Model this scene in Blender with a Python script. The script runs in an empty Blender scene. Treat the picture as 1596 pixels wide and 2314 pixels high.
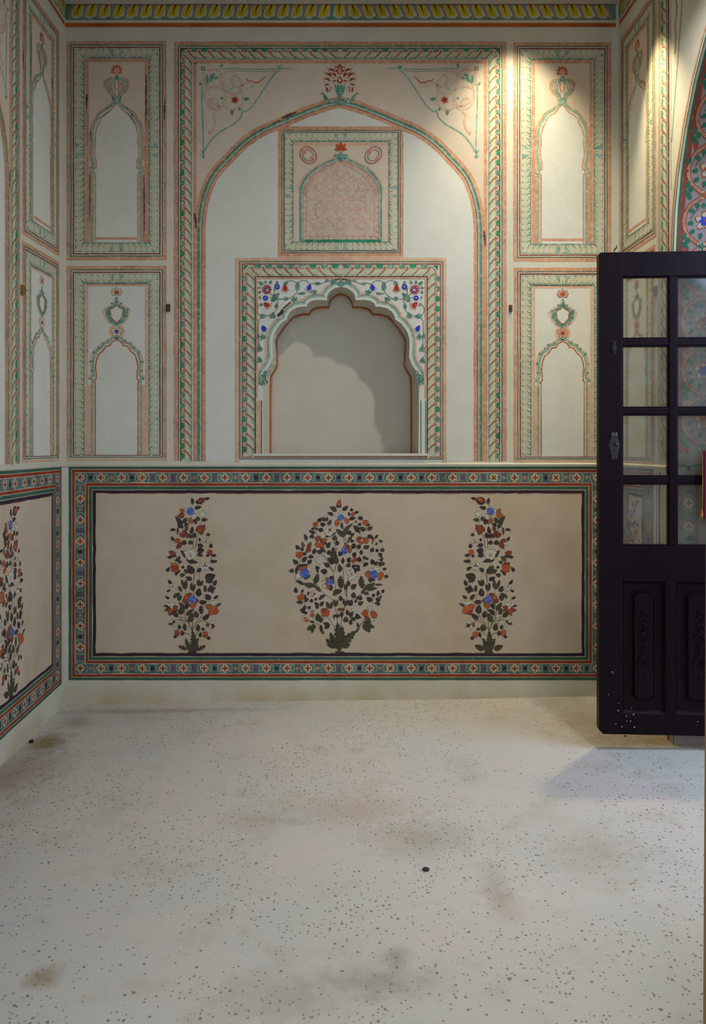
import bpy, bmesh, math, random
from math import pi, sin, cos
from mathutils import Vector
from mathutils.geometry import tessellate_polygon

random.seed(11)
S = bpy.context.scene
C = S.collection
F = 1788.4            # focal length in pixels of the 1596 x 2314 frame
ZB = 3.4              # distance of the back wall
HC = 1.085            # eye height
K = ZB / F            # metres per pixel on the back wall (1/526)
PX, PY = 760.0, 1012.0
XL, XR = -1.1635, 1.213   # side walls
ZC = 2.99             # ceiling height
YJ = 2.843            # far jamb of the doorway in the right wall

# ------------------------------------------------------------- camera
cd = bpy.data.cameras.new('camera')
cam = bpy.data.objects.new('camera', cd)
C.objects.link(cam)
cam.location = (0, 0, HC)
cam.rotation_euler = (pi / 2, 0, 0)
cd.sensor_fit = 'VERTICAL'
cd.sensor_height = 36
cd.sensor_width = 36
cd.lens = 36 * F / 2314
cd.shift_x = (798 - PX) / 2314
cd.shift_y = (PY - 1157) / 2314
cd.clip_start = 0.02
S.camera = cam
S.view_settings.view_transform = 'Standard'
S.view_settings.look = 'None'
S.view_settings.gamma = 1
S.view_settings.use_curve_mapping = False
S.view_settings.exposure = -0.22

# ------------------------------------------------------------- world and lights
w = bpy.data.worlds.new('sky')
S.world = w
w.use_nodes = True
bg = w.node_tree.nodes['Background']
bg.inputs[0].default_value = (0.80, 0.88, 1.0, 1)
bg.inputs[1].default_value = 0.95


def lamp(name, kind, loc, target, power, col, **kw):
    l = bpy.data.lights.new(name, kind)
    l.energy = power
    l.color = col
    for k_, v_ in kw.items():
        setattr(l, k_, v_)
    o = bpy.data.objects.new(name, l)
    C.objects.link(o)
    o.location = loc
    o.rotation_euler = (Vector(target) - Vector(loc)).to_track_quat('-Z', 'Y').to_euler()
    return o


# neutral room spot by the doorway, warm wall washer near the back wall, daylight through the two openings
LC = (0.99, 2.42, 2.78)
LB = (1.10, 3.02, 2.80)
lamp('room_spot', 'SPOT', LC, (-0.15, 2.9, 0.3), 56, (1.0, 0.96, 0.89), spot_size=2.5, spot_blend=0.9, shadow_soft_size=0.028)
lamp('wall_spot', 'SPOT', LB, (1.0, 3.4, 2.2), 1.2, (1.0, 0.86, 0.58), spot_size=1.3, spot_blend=0.9, shadow_soft_size=0.02)
lamp('wall_streak', 'SPOT', (0.755, 3.10, 2.94), (0.76, 3.4, 2.30), 44, (1.0, 0.88, 0.62), spot_size=1.35, spot_blend=1.0, shadow_soft_size=0.02)
lamp('wall_spill', 'SPOT', LB, (0.95, 2.62, 0.0), 88, (1.0, 0.80, 0.46), spot_size=1.2, spot_blend=0.8, shadow_soft_size=0.02)
lamp('doorway_daylight', 'AREA', (2.0, 2.2, 1.5), (0.7, 2.25, 0.0), 22, (0.45, 0.62, 1.0), shape='RECTANGLE', size=0.8, size_y=1.6)
lamp('front_daylight', 'AREA', (0.2, -0.6, 1.7), (-0.5, 3.4, 1.0), 20, (0.88, 0.95, 1.0), shape='RECTANGLE', size=1.6, size_y=1.6)


# ------------------------------------------------------------- materials
def lin(c):
    return tuple((v / 255 / 12.92) if v / 255 <= 0.04045 else ((v / 255 + 0.055) / 1.055) ** 2.4 for v in c)


def nd(nt, t, **kw):
    n = nt.nodes.new(t)
    for k_, v_ in kw.items():
        setattr(n, k_, v_)
    return n


def mixc(nt, fac, a, b, mode='MIX'):
    m = nd(nt, 'ShaderNodeMix', data_type='RGBA', blend_type=mode)
    for i, v in ((0, fac), (6, a), (7, b)):
        if hasattr(v, 'links') or hasattr(v, 'is_linked'):
            nt.links.new(v, m.inputs[i])
        elif isinstance(v, (int, float)):
            m.inputs[i].default_value = v
        else:
            m.inputs[i].default_value = (*v, 1)
    return m.outputs[2]


def ramp(nt, src, a, b, lo=0.0, hi=1.0):
    m = nd(nt, 'ShaderNodeMapRange')
    nt.links.new(src, m.inputs[0])
    for i, v in enumerate((a, b, lo, hi)):
        m.inputs[i + 1].default_value = v
    return m.outputs[0]


def noise(nt, scale, detail=3, rough=0.5, vec=None, dist=0.0):
    n = nd(nt, 'ShaderNodeTexNoise')
    n.inputs['Scale'].default_value = scale
    n.inputs['Detail'].default_value = detail
    n.inputs['Roughness'].default_value = rough
    n.inputs['Distortion'].default_value = dist
    nt.links.new(vec if vec is not None else nd(nt, 'ShaderNodeNewGeometry').outputs['Position'], n.inputs['Vector'])
    return n.outputs['Fac']


KA = 1.75             # photographed colour -> surface colour
PLASTER = (160, 157, 143)


def mat(name, rgb, wear=0.0, var=0.12, rough=0.85, grain=0.15, wearcol=PLASTER, k=KA, spec=0.25, bump=0.0):
    m = bpy.data.materials.new(name)
    m.use_nodes = True
    nt = m.node_tree
    b = nt.nodes['Principled BSDF']
    col = tuple(min(0.9, v * k) for v in lin(rgb))
    c = mixc(nt, 1.0, col, tuple([1.0] * 3), 'MULTIPLY')
    g = nd(nt, 'ShaderNodeCombineColor')
    n1 = ramp(nt, noise(nt, 9, 4, 0.6), 0.3, 0.7, 1 - var, 1 + var * 0.6)
    n2 = ramp(nt, noise(nt, 330, 2, 0.6), 0.3, 0.7, 1 - grain, 1 + grain)
    mm = nd(nt, 'ShaderNodeMath', operation='MULTIPLY')
    nt.links.new(n1, mm.inputs[0])
    nt.links.new(n2, mm.inputs[1])
    for i in range(3):
        nt.links.new(mm.outputs[0], g.inputs[i])
    c = mixc(nt, 1.0, c, g.outputs[0], 'MULTIPLY')
    if wear > 0:
        wf = ramp(nt, noise(nt, 55, 5, 0.7), 0.62 - wear * 0.35, 0.78 - wear * 0.2, 0, 0.85)
        c = mixc(nt, wf, c, tuple(v * k for v in lin(wearcol)))
    nt.links.new(c, b.inputs['Base Color'])
    b.inputs['Roughness'].default_value = rough
    b.inputs['Specular IOR Level'].default_value = spec
    if bump:
        bp = nd(nt, 'ShaderNodeBump')
        bp.inputs['Strength'].default_value = bump
        bp.inputs['Distance'].default_value = 0.003
        nt.links.new(noise(nt, 60, 5, 0.65), bp.inputs['Height'])
        nt.links.new(bp.outputs[0], b.inputs['Normal'])
    return m


def tint(m, rgb_mul, scale, lo, hi, strength=1.0, zmask=None):
    """broad discoloration of a plaster"""
    nt = m.node_tree
    b = nt.nodes['Principled BSDF']
    src = b.inputs['Base Color'].links[0].from_socket
    f = ramp(nt, noise(nt, scale, 5, 0.6), lo, hi, 0, strength)
    if zmask:
        s = nd(nt, 'ShaderNodeSeparateXYZ')
        nt.links.new(nd(nt, 'ShaderNodeNewGeometry').outputs['Position'], s.inputs[0])
        z = ramp(nt, s.outputs[2], zmask[0], zmask[1], 1, 0)
        q = nd(nt, 'ShaderNodeMath', operation='MULTIPLY')
        nt.links.new(f, q.inputs[0])
        nt.links.new(z, q.inputs[1])
        f = q.outputs[0]
    c2 = mixc(nt, 1.0, src, rgb_mul, 'MULTIPLY')
    nt.links.new(mixc(nt, f, src, c2), b.inputs['Base Color'])
    return m


M = {}
M['plaster'] = tint(tint(mat('plaster', (158, 156, 143), var=0.06, bump=0.12), (0.80, 0.66, 0.45), 4, 0.35, 0.6, 0.8, (0.0, 0.11)),
                    (0.90, 0.95, 0.92), 2.2, 0.45, 0.65, 0.6)
M['white'] = mat('lime_white', (160, 161, 153), var=0.05)
M['cream'] = tint(mat('cream_ground', (158, 148, 134), var=0.06), (1.0, 0.95, 0.86), 3, 0.4, 0.6, 0.6)
M['dado'] = tint(mat('dado_ground', (150, 138, 122), var=0.07), (0.92, 0.88, 0.78), 3, 0.45, 0.65, 0.7)
M['orange'] = mat('orange_wash', (150, 108, 84), wear=0.5, var=0.25, wearcol=(160, 138, 115))
M['orange_l'] = mat('pale_orange_wash', (160, 128, 105), wear=0.55, var=0.2, wearcol=(160, 145, 125))
M['orange_d'] = mat('strong_orange', (140, 70, 34), wear=0.15, var=0.25, wearcol=(150, 110, 80))
M['dkgreen'] = mat('dark_green_line', (56, 80, 64), wear=0.15, var=0.2)
M['dkred'] = mat('dark_red_line', (92, 38, 26), wear=0.15, var=0.3)
M['ropegreen'] = mat('rope_green', (88, 118, 106), wear=0.55, var=0.3)
M['ropepale'] = mat('rope_pale', (150, 149, 128), var=0.1)
M['vein'] = mat('vein', (72, 78, 58), wear=0.2)
M['veinbrown'] = mat('vein_brown', (120, 86, 50), wear=0.3)
M['teal'] = mat('teal', (64, 104, 92), wear=0.35, var=0.25)
M['teal_l'] = mat('pale_teal', (118, 140, 126), wear=0.3, var=0.2)
M['emerald'] = mat('emerald', (30, 105, 76), wear=0.1, var=0.4)
M['brick'] = mat('brick_red', (130, 56, 28), wear=0.15, var=0.25)
M['hook'] = mat('hook_brown', (130, 100, 78), wear=0.2, var=0.2)
M['brick_l'] = mat('faded_brick', (146, 92, 70), wear=0.45, var=0.25)
M['ink'] = mat('ink', (52, 42, 38), wear=0.1, var=0.2)
M['smudge'] = mat('soot_smudge', (66, 48, 44), wear=0.25, var=0.4, wearcol=(130, 95, 70))
M['lilac'] = mat('lilac_grey', (126, 116, 108), var=0.15)
M['lilac_l'] = mat('lattice_ground', (150, 140, 128), var=0.08)
M['yellow'] = mat('cornice_yellow', (150, 136, 30), wear=0.05, var=0.25, wearcol=(150, 140, 90))
M['maroon'] = mat('cornice_maroon', (82, 24, 20), var=0.2)
M['blue'] = mat('flower_blue', (36, 46, 142), var=0.3)
M['blue_l'] = mat('plant_blue', (62, 82, 142), wear=0.1, var=0.35, wearcol=(110, 120, 150))
M['pink'] = mat('petal_pink', (158, 118, 106), wear=0.2, var=0.2)
M['crimson'] = mat('crimson', (130, 40, 30), wear=0.1, var=0.2)
M['purple'] = mat('rose_purple', (92, 56, 84), wear=0.1, var=0.4)
M['leaf'] = mat('painted_leaf', (54, 52, 38), var=0.35, grain=0.15)
M['leafk'] = mat('painted_dark_leaf', (50, 40, 42), var=0.35, grain=0.15)
M['porange'] = mat('petal_orange', (146, 72, 38), wear=0.08, var=0.3, wearcol=(110, 50, 30))
M['prust'] = mat('petal_rust', (104, 52, 38), wear=0.1, var=0.4, wearcol=(60, 35, 35))
M['pwhite'] = mat('petal_white', (154, 152, 138), var=0.12)
M['stem'] = mat('stem', (88, 68, 52), var=0.2)
M['dgreen'] = mat('dado_green', (44, 74, 60), var=0.22, wear=0.05)
M['dred'] = mat('dado_red', (116, 44, 24), var=0.3, wear=0.25, wearcol=(62, 30, 28))
M['dwhite'] = mat('dado_white_line', (150, 140, 120), var=0.15)
M['dblack'] = mat('dado_black', (40, 28, 38), var=0.25, wear=0.05, wearcol=(90, 60, 40))
M['dband'] = mat('dado_band', (66, 84, 80), wear=0.4, var=0.4, wearcol=(56, 66, 88))
M['dbandg'] = mat('dado_band_green', (74, 104, 86), wear=0.2, var=0.3)
M['flower'] = mat('medallion_cream', (142, 135, 114), var=0.15)
M['redbrown'] = mat('reveal_redbrown', (98, 52, 38), wear=0.2, var=0.2, wearcol=(140, 92, 68))
M['revealgrd'] = mat('reveal_ground', (112, 102, 98), var=0.1)
M['leafgreen'] = mat('reveal_leaf', (28, 82, 60), var=0.3)
M['niche'] = mat('niche_plaster', (152, 149, 136), var=0.05)
M['ceil'] = mat('ceiling_plaster', (150, 145, 138), var=0.06)
M['jamb'] = mat('jamb_plaster', (118, 96, 66), var=0.1)
M['peg'] = mat('peg_wood', (70, 52, 44), var=0.4, rough=0.7)
M['rust'] = mat('rusty_iron', (92, 70, 40), var=0.5, rough=0.7)
M['black'] = mat('black_metal', (22, 20, 22), var=0.2, rough=0.5)
M['stone'] = mat('pebble_black', (40, 38, 36), var=0.2)
M['dirt'] = mat('dirt', (96, 84, 40), var=0.3)
M['maroonwood'] = mat('maroon_wood', (70, 16, 20), var=0.2, rough=0.6)
M['brass'] = mat('brass', (150, 100, 50), var=0.2, rough=0.5)
M['iron'] = mat('door_iron', (34, 31, 31), var=0.5, rough=0.45, spec=0.5)
M['spot'] = mat('paint_fleck', (150, 140, 140), var=0.1)


def wood_mat():
    m = bpy.data.materials.new('dark_door_wood')
    m.use_nodes = True
    nt = m.node_tree
    b = nt.nodes['Principled BSDF']
    mp = nd(nt, 'ShaderNodeMapping')
    mp.inputs['Scale'].default_value = (60, 60, 5)
    nt.links.new(nd(nt, 'ShaderNodeTexCoord').outputs['Object'], mp.inputs['Vector'])
    f = noise(nt, 1.0, 6, 0.65, mp.outputs[0])
    nt.links.new(mixc(nt, ramp(nt, f, 0.3, 0.7), (0.005, 0.002, 0.004), (0.011, 0.004, 0.007)), b.inputs['Base Color'])
    b.inputs['Roughness'].default_value = 0.42
    b.inputs['Specular IOR Level'].default_value = 0.12
    bp = nd(nt, 'ShaderNodeBump')
    bp.inputs['Strength'].default_value = 0.15
    bp.inputs['Distance'].default_value = 0.002
    nt.links.new(f, bp.inputs['Height'])
    nt.links.new(bp.outputs[0], b.inputs['Normal'])
    return m


M['wood'] = wood_mat()


def glass_mat(name, gloss, tintc):
    m = bpy.data.materials.new(name)
    m.use_nodes = True
    nt = m.node_tree
    nt.nodes.remove(nt.nodes['Principled BSDF'])
    out = nt.nodes['Material Output']
    t = nd(nt, 'ShaderNodeBsdfTransparent')
    t.inputs[0].default_value = (*tintc, 1)
    g = nd(nt, 'ShaderNodeBsdfGlossy')
    g.inputs['Roughness'].default_value = 0.08
    d = nd(nt, 'ShaderNodeBsdfDiffuse')
    d.inputs[0].default_value = (0.5, 0.52, 0.5, 1)
    a = nd(nt, 'ShaderNodeMixShader')
    a.inputs[0].default_value = gloss
    nt.links.new(t.outputs[0], a.inputs[1])
    nt.links.new(g.outputs[0], a.inputs[2])
    e = nd(nt, 'ShaderNodeMixShader')
    nt.links.new(ramp(nt, noise(nt, 14, 5, 0.6), 0.3, 0.8, 0.03, 0.14), e.inputs[0])
    nt.links.new(a.outputs[0], e.inputs[1])
    nt.links.new(d.outputs[0], e.inputs[2])
    nt.links.new(e.outputs[0], out.inputs[0])
    return m


M['glass'] = glass_mat('clear_pane_glass', 0.05, (0.88, 0.88, 0.78))


def floor_mat():
    m = bpy.data.materials.new('worn_lime_floor')
    m.use_nodes = True
    nt = m.node_tree
    b = nt.nodes['Principled BSDF']
    pos = nd(nt, 'ShaderNodeNewGeometry').outputs['Position']
    c = mixc(nt, ramp(nt, noise(nt, 2.0, 5, 0.6), 0.35, 0.65), lin((158, 153, 145)), lin((150, 151, 146)))
    c = mixc(nt, ramp(nt, noise(nt, 5.5, 6, 0.7), 0.53, 0.68, 0, 0.5), c, lin((136, 129, 112)))
    c = mixc(nt, ramp(nt, noise(nt, 3.3, 4, 0.6, dist=0.6), 0.56, 0.70, 0, 0.7), c, lin((163, 152, 146)))
    c = mixc(nt, ramp(nt, noise(nt, 420, 2, 0.6), 0.35, 0.7, 0, 0.22), c, lin((110, 104, 92)))
    # dark aggregate specks, in drifts
    drift = ramp(nt, noise(nt, 2.6, 3, 0.5), 0.36, 0.60, 0.0, 1.0)
    for sc, thr, seed in ((62, 0.26, 0.0), (105, 0.30, 3.1), (34, 0.14, 7.7)):
        mp = nd(nt, 'ShaderNodeMapping')
        mp.inputs['Location'].default_value = (seed, seed, 0)
        nt.links.new(pos, mp.inputs['Vector'])
        nz = nd(nt, 'ShaderNodeTexNoise')
        nz.inputs['Scale'].default_value = sc * 1.5
        nt.links.new(mp.outputs[0], nz.inputs['Vector'])
        va = nd(nt, 'ShaderNodeVectorMath', operation='SCALE')
        nt.links.new(nz.outputs['Color'], va.inputs[0])
        va.inputs['Scale'].default_value = 0.45 / sc
        vb = nd(nt, 'ShaderNodeVectorMath', operation='ADD')
        nt.links.new(mp.outputs[0], vb.inputs[0])
        nt.links.new(va.outputs[0], vb.inputs[1])
        vo = nd(nt, 'ShaderNodeTexVoronoi')
        vo.inputs['Scale'].default_value = sc
        nt.links.new(vb.outputs[0], vo.inputs['Vector'])
        dot = ramp(nt, vo.outputs['Distance'], thr, thr * 0.72, 0, 1)
        sp = nd(nt, 'ShaderNodeSeparateColor')
        nt.links.new(vo.outputs['Color'], sp.inputs[0])
        pick = nd(nt, 'ShaderNodeMath', operation='LESS_THAN')
        th = nd(nt, 'ShaderNodeMath', operation='MULTIPLY')
        nt.links.new(drift, th.inputs[0])
        th.inputs[1].default_value = 0.42
        nt.links.new(sp.outputs[0], pick.inputs[0])
        nt.links.new(th.outputs[0], pick.inputs[1])
        q = nd(nt, 'ShaderNodeMath', operation='MULTIPLY')
        nt.links.new(dot, q.inputs[0])
        nt.links.new(pick.outputs[0], q.inputs[1])
        q2 = nd(nt, 'ShaderNodeMath', operation='MULTIPLY')
        nt.links.new(q.outputs[0], q2.inputs[0])
        q2.inputs[1].default_value = 0.8
        c = mixc(nt, q2.outputs[0], c, lin((82, 80, 72)))
    # stains with a place of their own; yellow ones behind the door paint in its warm-lit shade: photo pixel, radii in m, colour, strength
    for (sx, sy, rx, ry, rgb, st) in ((108, 1668, .10, .16, (98, 84, 38), .85), (172, 1622, .09, .10, (118, 98, 72), .6),
                                      (20, 1740, .22, .30, (104, 88, 66), .6), (895, 2165, .05, .05, (96, 90, 76), .5),
                                      (870, 2220, .16, .07, (112, 106, 92), .6), (95, 2195, .05, .05, (110, 92, 62), .7),
                                      (945, 1895, .20, .13, (118, 112, 96), .55), (1350, 1935, .20, .16, (122, 118, 104), .5),
                                      (800, 1830, .26, .13, (132, 118, 100), .5), (590, 1850, .16, .08, (128, 118, 102), .5),
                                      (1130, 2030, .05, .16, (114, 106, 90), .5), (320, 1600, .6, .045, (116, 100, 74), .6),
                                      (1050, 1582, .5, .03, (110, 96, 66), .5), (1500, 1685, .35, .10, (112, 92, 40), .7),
                                      (640, 2250, .20, .1, (120, 116, 100), .5), (1330, 1640, .18, .2, (124, 110, 70), .4)):
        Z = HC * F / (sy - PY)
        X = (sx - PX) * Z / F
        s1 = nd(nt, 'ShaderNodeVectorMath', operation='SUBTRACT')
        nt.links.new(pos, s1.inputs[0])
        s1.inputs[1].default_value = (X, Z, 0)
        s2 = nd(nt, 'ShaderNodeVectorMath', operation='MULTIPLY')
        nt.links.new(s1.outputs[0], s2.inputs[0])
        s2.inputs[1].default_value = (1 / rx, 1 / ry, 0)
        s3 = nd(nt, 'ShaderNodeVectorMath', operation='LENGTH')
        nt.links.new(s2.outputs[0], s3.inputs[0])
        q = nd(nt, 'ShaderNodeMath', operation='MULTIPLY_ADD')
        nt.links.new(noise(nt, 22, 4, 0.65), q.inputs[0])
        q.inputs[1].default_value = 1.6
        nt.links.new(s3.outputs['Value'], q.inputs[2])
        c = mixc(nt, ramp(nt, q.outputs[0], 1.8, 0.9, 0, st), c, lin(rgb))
    g = mixc(nt, 1.0, c, (KA, KA, KA), 'MULTIPLY')
    nt.links.new(g, b.inputs['Base Color'])
    b.inputs['Roughness'].default_value = 0.62
    b.inputs['Specular IOR Level'].default_value = 0.3
    bp = nd(nt, 'ShaderNodeBump')
    bp.inputs['Strength'].default_value = 0.15
    bp.inputs['Distance'].default_value = 0.004
    nt.links.new(noise(nt, 25, 6, 0.7), bp.inputs['Height'])
    nt.links.new(bp.outputs[0], b.inputs['Normal'])
    return m


M['floor'] = floor_mat()


# ------------------------------------------------------------- mesh helpers
class MB:
    """collects faces with materials and links them as one mesh object"""

    def __init__(self):
        self.v, self.f, self.m, self.names = [], [], [], []

    def mi(self, name):
        if name not in self.names:
            self.names.append(name)
        return self.names.index(name)

    def add(self, vs, fs, mname):
        o = len(self.v)
        self.v += [tuple(p) for p in vs]
        i = self.mi(mname)
        for f in fs:
            self.f.append(tuple(q + o for q in f))
            self.m.append(i)

    def box(self, x0, x1, y0, y1, z0, z1, mname):
        vs = [(x, y, z) for x in (x0, x1) for y in (y0, y1) for z in (z0, z1)]
        self.add(vs, [(0, 1, 3, 2), (4, 6, 7, 5), (0, 4, 5, 1), (2, 3, 7, 6), (0, 2, 6, 4), (1, 5, 7, 3)], mname)

    def tube(self, pts, r, mname, n=8, cap=True):
        pts = [Vector(p) for p in pts]
        rs = r if isinstance(r, (list, tuple)) else [r] * len(pts)
        vs, fs = [], []
        for i, p in enumerate(pts):
            t = (pts[min(i + 1, len(pts) - 1)] - pts[max(i - 1, 0)]).normalized()
            a = t.orthogonal().normalized()
            b = t.cross(a)
            for j in range(n):
                an = 2 * pi * j / n
                vs.append(p + (a * cos(an) + b * sin(an)) * rs[i])
        for i in range(len(pts) - 1):
            for j in range(n):
                fs.append((i * n + j, i * n + (j + 1) % n, (i + 1) * n + (j + 1) % n, (i + 1) * n + j))
        if cap:
            fs.append(tuple(range(n)))
            fs.append(tuple((len(pts) - 1) * n + j for j in range(n)))
        self.add(vs, fs, mname)

    def build(self, name, parent=None, smooth=False, bevel=0.0, **props):
        me = bpy.data.meshes.new(name)
        me.from_pydata(self.v, [], self.f)
        for q in self.names:
            me.materials.append(M[q])
        me.polygons.foreach_set('material_index', self.m)
        if smooth:
            me.polygons.foreach_set('use_smooth', [True] * len(me.polygons))
        me.update()
        o = bpy.data.objects.new(name, me)
        C.objects.link(o)
        if parent:
            o.parent = parent
            o.matrix_parent_inverse = parent.matrix_basis.inverted()
        if bevel:
            bm = bmesh.new()
            bm.from_mesh(me)
            bmesh.ops.recalc_face_normals(bm, faces=bm.faces)
            bm.to_mesh(me)
            bm.free()
            md = o.modifiers.new('bevel', 'BEVEL')
            md.width = bevel
            md.segments = 2
        for k_, v_ in props.items():
            o[k_] = v_
        return o


def empty(name, loc, **props):
    o = bpy.data.objects.new(name, None)
    C.objects.link(o)
    o.location = loc
    for k_, v_ in props.items():
        o[k_] = v_
    return o


# surfaces on which the decoration is painted: (u, v) in back-wall pixels, v is the photograph's row
def back(u, v, o):
    return ((u - PX) * K, ZB - o, HC + (PY - v) * K)


def lshear(v):
    pts = ((-200, .015), (70, .018), (560, .03), (1056, 0.002), (1530, .022), (1700, 0))
    for (a, b), (c, d) in zip(pts, pts[1:]):
        if v <= c:
            return b + (d - b) * max(0, (v - a)) / (c - a)
    return 0


def left(u, v, o):       # u: pixels out from the corner
    v2 = v + lshear(v) * min(u, 420)
    return (XL + o, ZB - u * K, HC + (PY - v2) * K)


def right(u, v, o):
    return (XR - o, ZB - u * K, HC + (PY - v) * K)


def smooth_pts(pts, n=6, closed=False):
    P = [Vector((p[0], p[1])) for p in pts]
    out = []
    m = len(P)
    rng = range(m if closed else m - 1)
    for i in rng:
        p0 = P[(i - 1) % m] if (closed or i > 0) else P[0]
        p1, p2 = P[i], P[(i + 1) % m]
        p3 = P[(i + 2) % m] if (closed or i + 2 < m) else P[-1]
        for k_ in range(n):
            t = k_ / n
            out.append(0.5 * ((2 * p1) + (p2 - p0) * t + (2 * p0 - 5 * p1 + 4 * p2 - p3) * t * t + (3 * p1 - p0 - 3 * p2 + p3) * t ** 3))
    if not closed:
        out.append(P[-1])
    return [(q.x, q.y) for q in out]


class Paint(MB):
    """2-D brush strokes laid on one of the walls"""

    def __init__(self, surf, tf=None):
        super().__init__()
        self.s = surf
        self.tf = tf
        self.n = 0

    def off(self, layer):
        self.n += 1
        return 0.0003 + layer * 0.00016 + (self.n % 37) * 0.000003

    def P(self, p, o):
        x, y = p
        if self.tf:
            x, y = self.tf(x, y)
        return self.s(x, y, o)

    def poly(self, pts, m, layer=1, hole=None):
        o = self.off(layer)
        lp = [pts] + ([hole] if hole else [])
        tri = tessellate_polygon([[Vector((p[0], p[1], 0)) for p in q] for q in lp])
        self.add([self.P(p, o) for q in lp for p in q], tri, m)

    def rect(self, x0, y0, x1, y1, m, layer=1):
        o = self.off(layer)
        self.add([self.P(p, o) for p in ((x0, y0), (x1, y0), (x1, y1), (x0, y1))], [(0, 1, 2, 3)], m)

    def frame(self, x0, y0, x1, y1, wd, m, layer=1, sides='TBLR'):
        """rectangular band, outer edge given"""
        wy = wd
        if 'T' in sides: self.line([(x0, y0 + wy / 2), (x1, y0 + wy / 2)], wd, m, layer, jit=.35)
        if 'B' in sides: self.line([(x0, y1 - wy / 2), (x1, y1 - wy / 2)], wd, m, layer, jit=.35)
        if 'L' in sides: self.line([(x0 + wd / 2, y0), (x0 + wd / 2, y1)], wd, m, layer, jit=.35)
        if 'R' in sides: self.line([(x1 - wd / 2, y0), (x1 - wd / 2, y1)], wd, m, layer, jit=.35)

    def line(self, pts, wd, m, layer=3, closed=False, jit=0.0, taper=None, smooth=0):
        if smooth:
            pts = smooth_pts(pts, smooth, closed)
        if jit:                                     # a hand-drawn band: break it up and let it waver
            q = []
            for a, b in zip(pts, pts[1:]):
                L = math.hypot(b[0] - a[0], b[1] - a[1])
                k_ = max(1, int(L / 22))
                for i in range(k_):
                    q.append((a[0] + (b[0] - a[0]) * i / k_, a[1] + (b[1] - a[1]) * i / k_))
            q.append(pts[-1])
            pts = [(x + random.uniform(-jit, jit), y + random.uniform(-jit, jit)) for x, y in q]
        o = self.off(layer)
        n = len(pts)
        vs, fs = [], []
        for i in range(n):
            if closed:
                a, b, c = pts[i - 1], pts[i], pts[(i + 1) % n]
            else:
                a, b, c = pts[max(i - 1, 0)], pts[i], pts[min(i + 1, n - 1)]
            t1 = Vector((b[0] - a[0], b[1] - a[1]))
            t2 = Vector((c[0] - b[0], c[1] - b[1]))
            if t1.length < 1e-6: t1 = t2
            if t2.length < 1e-6: t2 = t1
            t1 = t1.normalized() if t1.length else Vector((1, 0))
            t2 = t2.normalized() if t2.length else Vector((1, 0))
            nn = Vector((-(t1.y + t2.y), t1.x + t2.x))
            nn = nn.normalized() if nn.length > 1e-4 else Vector((-t1.y, t1.x))
            h = wd / 2 / max(0.5, nn.dot(Vector((-t1.y, t1.x))))
            if taper:
                f = i / max(1, n - 1)
                h *= taper[0] + (taper[1] - taper[0]) * f
            if jit: h *= random.uniform(.88, 1.12)
            vs.append(self.P((b[0] + nn.x * h, b[1] + nn.y * h), o))
            vs.append(self.P((b[0] - nn.x * h, b[1] - nn.y * h), o))
        for i in range(n if closed else n - 1):
            j = (i + 1) % n
            fs.append((2 * i, 2 * i + 1, 2 * j + 1, 2 * j))
        self.add(vs, fs, m)

    def ell(self, cx, cy, rx, ry, m, layer=4, rot=0.0, n=14, a0=0, a1=2 * pi):
        o = self.off(layer)
        vs = []
        for i in range(n):
            a = a0 + (a1 - a0) * i / (n if a1 - a0 > 6.2 else n - 1)
            x, y = cos(a) * rx, sin(a) * ry
            vs.append(self.P((cx + x * cos(rot) - y * sin(rot), cy + x * sin(rot) + y * cos(rot)), o))
        self.add(vs, [tuple(range(n))], m)

    def leaf(self, x1, y1, x2, y2, wd, m, layer=4, bend=0.0, blunt=0.42, jag=0):
        d = Vector((x2 - x1, y2 - y1))
        L = d.length
        if L < 1e-3: return
        d /= L
        nn = Vector((-d.y, d.x))
        N = 7 if not jag else jag * 2 + 3
        up, dn = [], []
        for i in range(N + 1):
            t = i / N
            h = wd / 2 * (math.sin(pi * t ** (0.75 if blunt < .5 else 1.3))) ** 0.8 if 0 < t < 1 else 0
            if jag and i % 2 == 0 and 0 < i < N: h *= 0.55
            b = bend * math.sin(pi * t) * L
            c = Vector((x1, y1)) + d * (L * t) + nn * b
            up.append((c.x + nn.x * h, c.y + nn.y * h))
            dn.append((c.x - nn.x * h, c.y - nn.y * h))
        self.poly(up + dn[-2:0:-1], m, layer)

    def flower(self, cx, cy, r, n, m, layer=5, rot=0.0, wd=0.62, centre=None, cr=0.25, inner=None):
        for i in range(n):
            a = rot + 2 * pi * i / n
            self.leaf(cx + cos(a) * r * .1, cy + sin(a) * r * .1, cx + cos(a) * r, cy + sin(a) * r, r * wd, m, layer, blunt=.6)
        if inner:
            for i in range(n):
                a = rot + 2 * pi * i / n
                self.leaf(cx, cy, cx + cos(a) * r * .6, cy + sin(a) * r * .6, r * wd * .45, inner, layer + 1, blunt=.6)
        if centre:
            self.ell(cx, cy, r * cr, r * cr, centre, layer + 2, n=8)


# ------------------------------------------------------------- rooms shell
def fill_wall(name, loops, to3d, m, **kw):
    mb = MB()
    L = [[Vector((p[0], p[1], 0)) for p in lp] for lp in loops]
    tri = tessellate_polygon(L)
    flat = [p for lp in loops for p in lp]
    mb.add([to3d(*p) for p in flat], tri, m)
    return mb.build(name, **kw)


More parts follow.
